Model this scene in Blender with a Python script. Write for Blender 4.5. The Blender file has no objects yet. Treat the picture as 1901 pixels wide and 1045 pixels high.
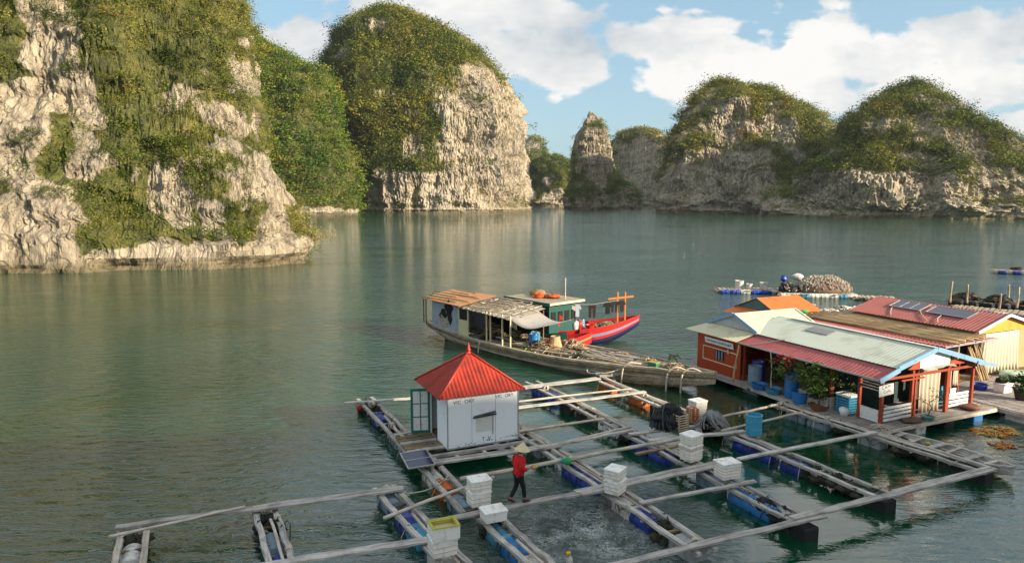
import bpy, math, random
import numpy as np
from mathutils import Vector, Matrix, Euler

# ------------------------------------------------------------------ camera, sky, sun, exposure
S = bpy.context.scene
C = bpy.context.scene.collection
CAM_H = 9.6
FPX, CX, CY, HOR = 1300.0, 950.5, 522.5, 362.0
PITCH = math.atan((CY - HOR) / FPX)
cam_d = bpy.data.cameras.new('camera'); cam = bpy.data.objects.new('camera', cam_d); C.objects.link(cam)
cam.location = (0, 0, CAM_H); cam.rotation_euler = (math.pi/2 - PITCH, 0, 0)
cam_d.sensor_width = 36.0; cam_d.lens = 36.0*FPX/1901.0; cam_d.clip_end = 20000; cam_d.clip_start = 0.2
S.camera = cam
SUN_AZ, SUN_EL = math.radians(118), math.radians(20)
world = bpy.data.worlds.new('World'); S.world = world; world.use_nodes = True
sun_d = bpy.data.lights.new('sun', 'SUN'); sun_d.energy = 5.0; sun_d.angle = math.radians(0.5); sun_d.color = (1.0, 0.84, 0.63)
sun = bpy.data.objects.new('sun', sun_d); C.objects.link(sun)
sdir = Vector((math.sin(SUN_AZ)*math.cos(SUN_EL), math.cos(SUN_AZ)*math.cos(SUN_EL), math.sin(SUN_EL)))
sun.rotation_euler = sdir.to_track_quat('Z', 'Y').to_euler()
S.view_settings.view_transform = 'Standard'; S.view_settings.look = 'None'
S.view_settings.gamma = 1; S.view_settings.exposure = 1.1; S.view_settings.use_curve_mapping = False
S.render.engine = 'CYCLES'
S.cycles.use_denoising = True
S.cycles.max_bounces = 6; S.cycles.diffuse_bounces = 2; S.cycles.glossy_bounces = 3
S.cycles.transmission_bounces = 3; S.cycles.volume_bounces = 0; S.cycles.caustics_reflective = False; S.cycles.caustics_refractive = False

def ray(px, py):
    r = (px-CX)/FPX; u = (CY-py)/FPX
    return (r, math.cos(PITCH)+u*math.sin(PITCH), -math.sin(PITCH)+u*math.cos(PITCH))
def G(px, py, z=0.45):
    d = ray(px, py); t = (z-CAM_H)/d[2]
    return Vector((d[0]*t, d[1]*t, z))
ROT = math.radians(24.5); cR, sR = math.cos(ROT), math.sin(ROT)
def AB(a, b, z=0.0): return Vector((a*cR-b*sR, a*sR+b*cR, z))
def toAB(p): return (p[0]*cR+p[1]*sR, -p[0]*sR+p[1]*cR)

# ---- world: nishita sky + cumulus field in direction space
nt = world.node_tree; N = nt.nodes; L = nt.links
for n in list(N): N.remove(n)
out = N.new('ShaderNodeOutputWorld'); bg = N.new('ShaderNodeBackground'); L.new(bg.outputs[0], out.inputs[0])
sky = N.new('ShaderNodeTexSky'); sky.sky_type = 'NISHITA'; sky.sun_disc = False
sky.sun_elevation = SUN_EL; sky.sun_rotation = SUN_AZ; sky.altitude = 0; sky.air_density = 1.0; sky.dust_density = 1.6; sky.ozone_density = 1.5
bg.inputs[1].default_value = 0.092
def M(op, a, b=None, c=None, clamp=False):
    n = N.new('ShaderNodeMath'); n.operation = op; n.use_clamp = clamp
    for i, v in enumerate((a, b, c)):
        if v is None: continue
        if isinstance(v, (int, float)): n.inputs[i].default_value = v
        else: L.new(v, n.inputs[i])
    return n.outputs[0]
tc = N.new('ShaderNodeTexCoord'); sp = N.new('ShaderNodeSeparateXYZ'); L.new(tc.outputs['Generated'], sp.inputs[0])
Dx, Dy, Dz = sp.outputs
ys = M('MAXIMUM', M('ABSOLUTE', Dy), 0.12)
U = M('DIVIDE', Dx, ys); V = M('DIVIDE', Dz, ys)
def wnoise(su, sv, scale, detail, ox=0.0):
    cb = N.new('ShaderNodeCombineXYZ'); L.new(M('MULTIPLY', U, su), cb.inputs[0]); L.new(M('MULTIPLY', V, sv), cb.inputs[1]); L.new(M('ADD', Dy, ox), cb.inputs[2])
    nn = N.new('ShaderNodeTexNoise'); nn.inputs['Scale'].default_value = scale; nn.inputs['Detail'].default_value = detail; nn.inputs['Roughness'].default_value = 0.56
    L.new(cb.outputs[0], nn.inputs['Vector']); return nn.outputs['Fac']
n1 = wnoise(1, 1.5, 9, 7, 3.1); n2 = wnoise(1, 2.6, 3.3, 4, 8.0); n3 = wnoise(1, 1.4, 24, 4, 5.0)
blobs = [ # px, py, rx, ry  (photo survey of the cloud bank, turned into directions)
 (480,85,60,42),(555,75,60,48),(600,110,60,40),(720,5,70,30),(880,25,260,46),(960,100,230,50),(1060,130,90,40),
 (1190,75,90,42),(1290,110,100,50),(1390,120,80,45),(1240,160,60,30),(1250,60,50,26),(1570,70,75,38),(1640,110,150,60),
 (1760,70,120,50),(1870,60,110,45),(1500,150,90,50),(1830,160,160,60),(1700,190,180,50),(1560,190,60,38),
 (1900,225,80,30),(300,60,90,50),(2050,100,160,60),(40,-60,200,60),(600,-120,240,60),(1350,-90,260,50),(1850,-140,300,70),(1000,-200,300,60)]
field = None
for (px, py, rx, ry) in blobs:
    d = ray(px, py); u0, v0 = d[0]/d[1], d[2]/d[1]
    du = M('MULTIPLY', M('SUBTRACT', U, u0), FPX/rx); dv = M('MULTIPLY', M('SUBTRACT', V, v0), FPX/ry)
    q = M('SUBTRACT', 1.0, M('SQRT', M('ADD', M('MULTIPLY', du, du), M('MULTIPLY', dv, dv))))
    field = q if field is None else M('SMOOTH_MAX', field, q, 0.25)
high = M('ADD', M('MULTIPLY', M('SUBTRACT', n2, 0.49), 6.0), M('MULTIPLY', M('SUBTRACT', M('MINIMUM', V, 0.6), 0.5), 1.6))
field = M('MAXIMUM', field, high)
dens = M('ADD', field, M('MULTIPLY', M('SUBTRACT', n1, 0.5), 2.6))
mr = N.new('ShaderNodeMapRange'); mr.interpolation_type = 'SMOOTHSTEP'; mr.inputs[1].default_value = -0.10; mr.inputs[2].default_value = 0.20
L.new(dens, mr.inputs[0]); alpha = M('MULTIPLY', mr.outputs[0], 0.97)
front = M('GREATER_THAN', Dz, 0.0)
alpha = M('MULTIPLY', alpha, front)
cr = N.new('ShaderNodeValToRGB')
cr.color_ramp.elements[0].position = 0.36; cr.color_ramp.elements[0].color = (0.50, 0.56, 0.62, 1)
cr.color_ramp.elements[1].position = 0.60; cr.color_ramp.elements[1].color = (0.98, 0.96, 0.93, 1)
L.new(M('ADD', M('MULTIPLY', n2, 0.8), M('MULTIPLY', n3, 0.22)), cr.inputs[0])
cm = N.new('ShaderNodeVectorMath'); cm.operation = 'SCALE'; L.new(cr.outputs[0], cm.inputs[0]); cm.inputs[3].default_value = 5.2
# the real sky near the horizon is pale: thin haze veil
veil = N.new('ShaderNodeMapRange'); veil.inputs[1].default_value = 0.0; veil.inputs[2].default_value = 0.42; veil.inputs[3].default_value = 0.62; veil.inputs[4].default_value = 0.55
L.new(Dz, veil.inputs[0])
mxv = N.new('ShaderNodeMix'); mxv.data_type = 'RGBA'; L.new(veil.outputs[0], mxv.inputs[0]); L.new(sky.outputs[0], mxv.inputs[6]); mxv.inputs[7].default_value = (1.9, 3.2, 4.0, 1)
mx = N.new('ShaderNodeMix'); mx.data_type = 'RGBA'; L.new(alpha, mx.inputs[0]); L.new(mxv.outputs[2], mx.inputs[6]); L.new(cm.outputs[0], mx.inputs[7])
L.new(mx.outputs[2], bg.inputs[0])

random.seed(7); rng = np.random.default_rng(11)
R = random.uniform

# ------------------------------------------------------------------ object helpers
def tag(o, label=None, cat=None, group=None, kind=None):
    if label: o['label'] = label
    if cat: o['category'] = cat
    if group: o['group'] = group
    if kind: o['kind'] = kind
    return o
def empty(name, loc=(0,0,0), rz=0.0, label=None, cat=None, group=None, rot=None):
    o = bpy.data.objects.new(name, None); C.objects.link(o); o.location = loc
    o.rotation_euler = rot if rot is not None else (0, 0, rz); o.empty_display_size = 0.2
    return tag(o, label, cat, group)
def copy_tree(o, parent=None):
    c = o.copy(); C.objects.link(c)
    if parent is not None: c.parent = parent
    for ch in list(o.children): copy_tree(ch, c)
    return c
class MB:
    def __init__(s): s.v = []; s.f = []; s.m = []; s.mi = 0
    def add(s, vs, fs):
        k = len(s.v); s.v += [tuple(p) for p in vs]; s.f += [tuple(i+k for i in f) for f in fs]; s.m += [s.mi]*len(fs); return s
    def box(s, c, d, rz=0.0, tilt=None, taper=1.0):
        x, y, z = d[0]/2, d[1]/2, d[2]/2
        ps = [Vector((sx*x*(taper if sz < 0 else 1), sy*y*(taper if sz < 0 else 1), sz*z)) for sz in (-1,1) for sx, sy in ((-1,-1),(1,-1),(1,1),(-1,1))]
        m = Matrix.Rotation(rz, 3, 'Z')
        if tilt: m = m @ Euler(tilt).to_matrix()
        ps = [m @ p + Vector(c) for p in ps]
        return s.add(ps, [(3,2,1,0),(4,5,6,7),(0,1,5,4),(1,2,6,5),(2,3,7,6),(3,0,4,7)])
    def bar(s, p, q, w, h, up=(0,0,1)):
        p, q = Vector(p), Vector(q); d = (q-p)
        if d.length < 1e-6: return s
        d.normalize(); u = Vector(up)
        if abs(d.dot(u)) > 0.98: u = Vector((1,0,0))
        n = d.cross(u).normalized(); t = n.cross(d).normalized()
        ps = [e + n*sx*w/2 + t*sz*h/2 for e in (p, q) for sx, sz in ((-1,-1),(1,-1),(1,1),(-1,1))]
        return s.add(ps, [(0,1,2,3),(7,6,5,4),(0,4,5,1),(1,5,6,2),(2,6,7,3),(3,7,4,0)])
    def tube(s, pts, r, n=7, r2=None, cap=True):
        pts = [Vector(p) for p in pts]; k = len(pts); rings = []
        for i, p in enumerate(pts):
            d = (pts[min(i+1,k-1)] - pts[max(i-1,0)]).normalized()
            u = Vector((0,0,1)) if abs(d.z) < 0.9 else Vector((1,0,0))
            a = d.cross(u).normalized(); b = a.cross(d)
            rr = r if r2 is None else r + (r2-r)*i/(k-1)
            rings.append([p + a*math.cos(t)*rr + b*math.sin(t)*rr for t in [2*math.pi*j/n for j in range(n)]])
        fs = [(i*n+j, i*n+(j+1)%n, (i+1)*n+(j+1)%n, (i+1)*n+j) for i in range(k-1) for j in range(n)]
        if cap: fs += [tuple(reversed(range(n))), tuple((k-1)*n+j for j in range(n))]
        return s.add([p for g in rings for p in g], fs)
    def lathe(s, prof, c=(0,0,0), n=14, mat=None, squash=(1,1)):
        vs = [Vector((r*math.cos(t)*squash[0], r*math.sin(t)*squash[1], z)) for r, z in prof for t in [2*math.pi*j/n for j in range(n)]]
        if mat is not None: vs = [mat @ v for v in vs]
        vs = [v + Vector(c) for v in vs]; k = len(prof)
        fs = [(i*n+j, i*n+(j+1)%n, (i+1)*n+(j+1)%n, (i+1)*n+j) for i in range(k-1) for j in range(n)]
        if prof[0][0] > 1e-4: fs.append(tuple(reversed(range(n))))
        if prof[-1][0] > 1e-4: fs.append(tuple((k-1)*n+j for j in range(n)))
        return s.add(vs, fs)
    def grid(s, P, flip=False):
        nu, nv = len(P), len(P[0]); vs = [p for row in P for p in row]
        fs = [(i*nv+j, (i+1)*nv+j, (i+1)*nv+j+1, i*nv+j+1) for i in range(nu-1) for j in range(nv-1)]
        if flip: fs = [tuple(reversed(f)) for f in fs]
        return s.add(vs, fs)
    def blob(s, c, r, n=10, amp=0.25, k=6):
        ph = [R(0,6) for _ in range(6)]; vs = []; 
        for i in range(k+1):
            th = math.pi*i/k
            for j in range(n):
                f = 2*math.pi*j/n
                q = 1 + amp*(math.sin(3*f+ph[0]+2*th)*0.5 + math.sin(5*f+ph[1]-3*th)*0.35 + math.sin(4*th+ph[2])*0.4)
                vs.append((c[0]+r[0]*q*math.sin(th)*math.cos(f), c[1]+r[1]*q*math.sin(th)*math.sin(f), c[2]+r[2]*q*math.cos(th)))
        fs = [(i*n+j, (i+1)*n+j, (i+1)*n+(j+1)%n, i*n+(j+1)%n) for i in range(k) for j in range(n)]
        return s.add(vs, fs)
    def build(s, name, mat, parent=None, smooth=False, bevel=0.0, solid=0.0, loc=None, rz=None):
        me = bpy.data.meshes.new(name); me.from_pydata(s.v, [], s.f)
        mats = mat if isinstance(mat, (list, tuple)) else [mat]
        for m_ in mats: me.materials.append(m_)
        if len(mats) > 1: me.polygons.foreach_set('material_index', s.m)
        if smooth: me.polygons.foreach_set('use_smooth', [True]*len(me.polygons))
        me.update()
        o = bpy.data.objects.new(name, me); C.objects.link(o)
        if parent is not None: o.parent = parent
        if loc is not None: o.location = loc
        if rz is not None: o.rotation_euler = (0,0,rz)
        if solid:
            md = o.modifiers.new('thickness', 'SOLIDIFY'); md.thickness = solid; md.offset = -1
        if bevel:
            md = o.modifiers.new('edges', 'BEVEL'); md.width = bevel; md.segments = 2; md.limit_method = 'ANGLE'
        return o

# ------------------------------------------------------------------ materials
def newmat(name):
    m = bpy.data.materials.new(name); m.use_nodes = True
    nt = m.node_tree; b = nt.nodes['Principled BSDF']; return m, nt, b
def ramp(nt, fac, stops):
    r = nt.nodes.new('ShaderNodeValToRGB'); e = r.color_ramp.elements
    while len(e) < len(stops): e.new(0.5)
    for i, (p, c) in enumerate(stops): e[i].position = p; e[i].color = (*c, 1)
    nt.links.new(fac, r.inputs[0]); return r.outputs[0]
def coords(nt, kind='Object', scale=(1,1,1)):
    t = nt.nodes.new('ShaderNodeTexCoord'); mp = nt.nodes.new('ShaderNodeMapping'); mp.inputs['Scale'].default_value = scale
    nt.links.new(t.outputs[kind], mp.inputs[0]); return mp.outputs[0]
def noise(nt, vec, scale, detail=4, rough=0.55, dist=0.0):
    n = nt.nodes.new('ShaderNodeTexNoise'); n.inputs['Scale'].default_value = scale; n.inputs['Detail'].default_value = detail
    n.inputs['Roughness'].default_value = rough; n.inputs['Distortion'].default_value = dist
    nt.links.new(vec, n.inputs['Vector']); return n.outputs['Fac']
def bump(nt, h, strength, dist, normal=None):
    b = nt.nodes.new('ShaderNodeBump'); b.inputs['Strength'].default_value = strength; b.inputs['Distance'].default_value = dist
    nt.links.new(h, b.inputs['Height'])
    if normal is not None: nt.links.new(normal, b.inputs['Normal'])
    return b.outputs[0]
def mixc(nt, f, a, b, mode='MIX'):
    m = nt.nodes.new('ShaderNodeMix'); m.data_type = 'RGBA'; m.blend_type = mode
    for i, v in ((0, f), (6, a), (7, b)):
        if isinstance(v, (int, float)): m.inputs[i].default_value = v
        elif isinstance(v, tuple): m.inputs[i].default_value = (*v, 1)
        else: nt.links.new(v, m.inputs[i])
    return m.outputs[2]
def mth(nt, op, a, b=None, clamp=False):
    n = nt.nodes.new('ShaderNodeMath'); n.operation = op; n.use_clamp = clamp
    for i, v in enumerate((a, b)):
        if v is None: continue
        if isinstance(v, (int, float)): n.inputs[i].default_value = v
        else: nt.links.new(v, n.inputs[i])
    return n.outputs[0]
def objrand(nt):
    return nt.nodes.new('ShaderNodeObjectInfo').outputs['Random']
def weathered(name, col, dark=None, rough=0.6, scale=6, dirt=0.35, stretch=(1,1,1), metal=0.0, bmp=0.15, spec=0.3, vary=0.0, kind='Object', light=None):
    """painted or plain surface with blotchy wear"""
    m, nt, b = newmat(name); vec = coords(nt, kind, stretch)
    dark = dark or tuple(c*0.45+0.02 for c in col); light = light or tuple(min(1, c*1.25+0.02) for c in col)
    n = noise(nt, vec, scale, 6, 0.65)
    c = ramp(nt, n, [(0.25, dark), (0.25+dirt*0.6, col), (0.62, col), (0.85, light)])
    if vary: 
        hsv = nt.nodes.new('ShaderNodeHueSaturation'); nt.links.new(c, hsv.inputs['Color'])
        nt.links.new(mth(nt, 'ADD', mth(nt, 'MULTIPLY', objrand(nt), vary), 1-vary/2), hsv.inputs['Value']); c = hsv.outputs[0]
    nt.links.new(c, b.inputs['Base Color']); b.inputs['Roughness'].default_value = rough; b.inputs['Metallic'].default_value = metal
    b.inputs['Specular IOR Level'].default_value = spec
    if bmp: nt.links.new(bump(nt, noise(nt, vec, scale*3, 5), bmp, 0.02), b.inputs['Normal'])
    return m
def wood(name, c1, c2, c3, kind='Object', stretch=(0.6, 9, 9), rough=0.8, vary=0.35):
    m, nt, b = newmat(name); vec = coords(nt, kind, stretch)
    n = noise(nt, vec, 2.2, 7, 0.7, 0.4); n2 = noise(nt, coords(nt, kind, (1.2,1.2,1.2)), 1.3, 3)
    c = ramp(nt, n, [(0.3, c1), (0.5, c2), (0.7, c3)])
    c = mixc(nt, mth(nt, 'MULTIPLY', mth(nt, 'SUBTRACT', n2, 0.45, True), 2.2, True), c, c1)
    hsv = nt.nodes.new('ShaderNodeHueSaturation'); nt.links.new(c, hsv.inputs['Color'])
    nt.links.new(mth(nt, 'ADD', mth(nt, 'MULTIPLY', objrand(nt), vary), 1-vary/2), hsv.inputs['Value'])
    nt.links.new(hsv.outputs[0], b.inputs['Base Color']); b.inputs['Roughness'].default_value = rough; b.inputs['Specular IOR Level'].default_value = 0.25
    nt.links.new(bump(nt, n, 0.5, 0.02), b.inputs['Normal']); return m
WD = dict(
 grey = wood('grey weathered timber', (0.12,0.11,0.10), (0.43,0.405,0.37), (0.64,0.61,0.56)),
 pale = wood('pale bleached pole', (0.22,0.18,0.14), (0.52,0.46,0.38), (0.72,0.66,0.57)),
 brown = wood('brown wet timber', (0.05,0.035,0.02), (0.20,0.14,0.08), (0.42,0.30,0.18)),
 tan = wood('sun tanned boat timber', (0.13,0.10,0.065), (0.43,0.35,0.24), (0.70,0.61,0.46)),
 bamboo = wood('split bamboo', (0.16,0.10,0.05), (0.42,0.30,0.16), (0.66,0.52,0.32)),
 red = weathered('red painted timber', (0.30,0.05,0.018), (0.16,0.03,0.015), scale=5, stretch=(1,1,0.5)),
 deck = wood('grey deck boards', (0.13,0.11,0.10), (0.33,0.30,0.27), (0.55,0.51,0.47)),
)
PL = dict(
 blue = weathered('blue plastic drum', (0.012,0.045,0.33), (0.01,0.02,0.10), rough=0.4, scale=5, spec=0.5, vary=0.3, bmp=0.05),
 teal = weathered('light blue plastic', (0.05,0.27,0.42), (0.03,0.12,0.18), rough=0.4, scale=5, spec=0.5, vary=0.3, bmp=0.05),
 azure = weathered('azure plastic', (0.02,0.16,0.42), (0.02,0.08,0.2), rough=0.4, scale=5, spec=0.5, vary=0.2, bmp=0.05),
 white = weathered('worn white plastic', (0.62,0.60,0.57), (0.22,0.19,0.15), rough=0.6, scale=5, dirt=0.5, bmp=0.1),
 foam = weathered('white polystyrene foam', (0.86,0.84,0.80), (0.36,0.30,0.22), rough=0.8, scale=5, dirt=0.42, bmp=0.12),
 tape = weathered('brown parcel tape', (0.62,0.50,0.38), (0.4,0.3,0.2), rough=0.5, scale=8, bmp=0.0),
 orange = weathered('rusty orange float', (0.50,0.12,0.025), (0.20,0.05,0.02), rough=0.6, scale=4),
 greyf = weathered('grey foam float', (0.30,0.31,0.31), (0.10,0.10,0.09), rough=0.8, scale=5),
 slate = weathered('slate blue float', (0.18,0.25,0.31), (0.06,0.08,0.09), rough=0.6, scale=5),
 black = weathered('black wet netting', (0.018,0.019,0.02), (0.006,0.006,0.007), rough=0.7, scale=14, bmp=0.9, light=(0.08,0.08,0.085)),
 green = weathered('green plastic', (0.02,0.33,0.09), rough=0.4, scale=6),
 yellow = weathered('olive yellow liner', (0.42,0.38,0.04), (0.2,0.18,0.02), rough=0.6, scale=5),
 red = weathered('red plastic', (0.55,0.02,0.02), rough=0.4, scale=6),
 rope = weathered('pale rope', (0.50,0.45,0.36), rough=0.9, scale=20),
 yrope = weathered('yellow rope', (0.55,0.42,0.14), rough=0.9, scale=20),
 weed = weathered('weed covered netting', (0.05,0.05,0.03), (0.015,0.015,0.01), rough=0.9, scale=14, bmp=1.0, light=(0.13,0.12,0.08)),
)
def leafmat(name, cols, rough=0.65, attr='tint'):
    m, nt, b = newmat(name); a = nt.nodes.new('ShaderNodeAttribute'); a.attribute_name = attr
    nt.links.new(ramp(nt, a.outputs['Fac'], cols), b.inputs['Base Color']); b.inputs['Roughness'].default_value = rough
    b.inputs['Specular IOR Level'].default_value = 0.15
    tr = nt.nodes.new('ShaderNodeBsdfTranslucent'); nt.links.new(ramp(nt, a.outputs['Fac'], cols), tr.inputs[0])
    mx = nt.nodes.new('ShaderNodeMixShader'); mx.inputs[0].default_value = 0.22
    nt.links.new(b.outputs[0], mx.inputs[1]); nt.links.new(tr.outputs[0], mx.inputs[2])
    nt.links.new(mx.outputs[0], nt.nodes['Material Output'].inputs[0]); return m
LEAF_WARM = leafmat('hillside foliage', [(0.0,(0.030,0.062,0.008)),(0.35,(0.110,0.145,0.018)),(0.68,(0.225,0.220,0.032)),(0.92,(0.32,0.265,0.046)),(1.0,(0.34,0.15,0.04))])
LEAF_GREEN = leafmat('green forest foliage', [(0.0,(0.030,0.080,0.010)),(0.5,(0.100,0.165,0.018)),(0.85,(0.195,0.215,0.028)),(1.0,(0.24,0.20,0.03))])
LEAF_POT = leafmat('garden leaves', [(0.0,(0.02,0.055,0.012)),(0.6,(0.07,0.13,0.025)),(0.9,(0.20,0.22,0.05)),(1.0,(0.45,0.10,0.06))])

def rockmat(name, warm=1.0):
    m, nt, b = newmat(name)
    geo = nt.nodes.new('ShaderNodeNewGeometry')
    def mp(s):
        q = nt.nodes.new('ShaderNodeMapping'); q.inputs['Scale'].default_value = s; nt.links.new(geo.outputs['Position'], q.inputs[0]); return q.outputs[0]
    k = 1.0
    flute = noise(nt, mp((0.85,0.85,0.055)), 1.0, 7, 0.68, 0.5)
    blot = noise(nt, mp((0.05,0.05,0.045)), 1.0, 5, 0.6)
    fine = noise(nt, mp((0.9,0.9,0.45)), 1.0, 6, 0.7)
    c = ramp(nt, flute, [(0.30, (0.06,0.052,0.045)), (0.38, (0.20,0.165,0.120)), (0.48, (0.36,0.305,0.220)), (0.62, (0.60,0.52,0.38))])  # stone streaks; the dark end also paints in the darkness of cavities
    c2 = ramp(nt, fine, [(0.32, (0.06,0.054,0.048)), (0.42, (0.22,0.185,0.14)), (0.58, (0.50,0.43,0.32))])
    c = mixc(nt, 0.42, c, c2)
    pal = noise(nt, mp((0.035,0.035,0.016)), 1.0, 4, 0.6); c = mixc(nt, mth(nt, 'MULTIPLY', mth(nt, 'SUBTRACT', pal, 0.50, True), 5.0, True), c, mixc(nt, 0.6, c, (0.58,0.51,0.39)))
    vo = nt.nodes.new('ShaderNodeTexVoronoi'); vo.feature = 'DISTANCE_TO_EDGE'; vo.inputs['Scale'].default_value = 1.0
    vv = nt.nodes.new('ShaderNodeVectorMath'); vv.operation = 'ADD'; nt.links.new(mp((0.42,0.42,0.14)), vv.inputs[0])
    nn_ = nt.nodes.new('ShaderNodeTexNoise'); nn_.inputs['Scale'].default_value = 0.5; nn_.inputs['Detail'].default_value = 4; nt.links.new(geo.outputs['Position'], nn_.inputs['Vector']); nt.links.new(nn_.outputs['Color'], vv.inputs[1])
    nt.links.new(vv.outputs[0], vo.inputs['Vector']); crack = mth(nt, 'SUBTRACT', 1.0, mth(nt, 'MULTIPLY', vo.outputs['Distance'], 16.0, True), True)
    c = mixc(nt, mth(nt, 'MULTIPLY', crack, 0.55), c, (0.035,0.030,0.028))  # rock cracks, with cavity darkness put into their colour
    c = mixc(nt, mth(nt, 'MULTIPLY', mth(nt, 'SUBTRACT', blot, 0.45, True), 3.5, True), c, mixc(nt, 0.5, c, (0.20,0.195,0.19)))
    # tide band
    sz = nt.nodes.new('ShaderNodeSeparateXYZ'); nt.links.new(geo.outputs['Position'], sz.inputs[0])
    tz = mth(nt, 'SUBTRACT', 1.0, mth(nt, 'DIVIDE', mth(nt, 'SUBTRACT', sz.outputs[2], mth(nt, 'MULTIPLY', fine, 1.2)), 1.1), True)
    c = mixc(nt, mth(nt, 'MULTIPLY', tz, 0.7), c, (0.10,0.085,0.035))
    at = nt.nodes.new('ShaderNodeAttribute'); at.attribute_name = 'veg'
    vf = mth(nt, 'MULTIPLY', mth(nt, 'SUBTRACT', mth(nt, 'ADD', at.outputs['Fac'], mth(nt, 'MULTIPLY', mth(nt, 'SUBTRACT', fine, 0.5), 1.2)), 0.45), 5.0, True)
    und = ramp(nt, noise(nt, mp((0.35,0.35,0.35)), 1.0, 6, 0.7), [(0.32,(0.018,0.028,0.006)),(0.50,(0.075,0.090,0.016)),(0.68,(0.18,0.165,0.038))])  # undergrowth green, its dark end painted so gaps between bushes look shadowed
    c = mixc(nt, mth(nt, 'MULTIPLY', vf, 0.9), c, und)
    nt.links.new(c, b.inputs['Base Color']); b.inputs['Roughness'].default_value = 0.9; b.inputs['Specular IOR Level'].default_value = 0.15
    n1 = bump(nt, mth(nt, 'SUBTRACT', flute, mth(nt, 'MULTIPLY', crack, 0.12)), 0.9, 1.3); nt.links.new(bump(nt, fine, 0.8, 0.45, n1), b.inputs['Normal']); return m
ROCK = rockmat('limestone')

def watermat():
    m, nt, b = newmat('sea water'); geo = nt.nodes.new('ShaderNodeNewGeometry')
    def mp(s, rz=0.0):
        q = nt.nodes.new('ShaderNodeMapping'); q.inputs['Scale'].default_value = s; q.inputs['Rotation'].default_value = (0,0,rz)
        nt.links.new(geo.outputs['Position'], q.inputs[0]); return q.outputs[0]
    patch = noise(nt, mp((0.03,0.06,0.03)), 1.0, 4)
    nt.links.new(ramp(nt, patch, [(0.3,(0.002,0.030,0.013)),(0.7,(0.003,0.056,0.024))]), b.inputs['Base Color'])
    b.inputs['Roughness'].default_value = 0.04; b.inputs['IOR'].default_value = 2.25
    b.inputs['Specular IOR Level'].default_value = 0.5
    w1 = noise(nt, mp((1.0,2.6,1), 0.12), 1.0, 4, 0.62, 0.5); w2 = noise(nt, mp((0.16,0.38,1), -0.1), 1.0, 3, 0.5, 0.4)
    # distance of a point to the churned cage
    d = nt.nodes.new('ShaderNodeVectorMath'); d.operation = 'DISTANCE'; nt.links.new(geo.outputs['Position'], d.inputs[0]); d.inputs[1].default_value = tuple(G(1090, 985, 0))
    churn = mth(nt, 'SUBTRACT', 1.0, mth(nt, 'DIVIDE', d.outputs['Value'], 4.6), True)
    w3 = noise(nt, mp((3.2,3.6,1)), 1.0, 5, 0.65, 1.2)
    calm = nt.nodes.new('ShaderNodeMapRange'); dd = nt.nodes.new('ShaderNodeVectorMath'); dd.operation = 'DISTANCE'
    nt.links.new(geo.outputs['Position'], dd.inputs[0]); dd.inputs[1].default_value = tuple(AB(15, 20, 0))
    calm.inputs[1].default_value = 7.5; calm.inputs[2].default_value = 20.0; calm.inputs[3].default_value = 0.09; calm.inputs[4].default_value = 1.0; nt.links.new(dd.outputs['Value'], calm.inputs[0])
    gust = nt.nodes.new('ShaderNodeMapRange'); nt.links.new(noise(nt, mp((0.035,0.07,1)), 1.0, 4, 0.6, 0.8), gust.inputs[0]); gust.inputs[1].default_value = 0.35; gust.inputs[2].default_value = 0.65; gust.inputs[3].default_value = 0.45; gust.inputs[4].default_value = 1.5
    w1 = mth(nt, 'MULTIPLY', w1, gust.outputs[0])
    h = mth(nt, 'MULTIPLY', mth(nt, 'ADD', mth(nt, 'MULTIPLY', w1, 0.165), mth(nt, 'MULTIPLY', w2, 0.09)), calm.outputs[0])
    h = mth(nt, 'ADD', h, mth(nt, 'MULTIPLY', mth(nt, 'MULTIPLY', w3, churn), 0.34))
    nt.links.new(bump(nt, h, 1.0, 1.15), b.inputs['Normal'])
    # white froth where the fish churn the surface
    fr = noise(nt, mp((2.6,3.4,1)), 1.0, 6, 0.72, 2.2)
    ridge = mth(nt, 'SUBTRACT', 1.0, mth(nt, 'MULTIPLY', mth(nt, 'ABSOLUTE', mth(nt, 'SUBTRACT', fr, 0.5)), 13.0), True)
    d2 = nt.nodes.new('ShaderNodeVectorMath'); d2.operation = 'DISTANCE'; nt.links.new(geo.outputs['Position'], d2.inputs[0]); d2.inputs[1].default_value = tuple(G(1095, 990, 0))
    core = mth(nt, 'POWER', mth(nt, 'SUBTRACT', 1.0, mth(nt, 'DIVIDE', d2.outputs['Value'], 3.0), True), 0.9)
    patch2 = mth(nt, 'MULTIPLY', mth(nt, 'SUBTRACT', noise(nt, mp((0.9,0.9,1)), 1.0, 3), 0.36, True), 4.5, True)
    ff = mth(nt, 'MULTIPLY', mth(nt, 'MULTIPLY', ridge, core), patch2, True)
    old = b.inputs['Base Color'].links[0].from_socket; nt.links.new(mixc(nt, ff, old, (0.75,0.80,0.82)), b.inputs['Base Color'])
    nt.links.new(mth(nt, 'ADD', mth(nt, 'MULTIPLY', ff, 0.6), 0.03), b.inputs['Roughness']); return m
WATER = watermat()

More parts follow.
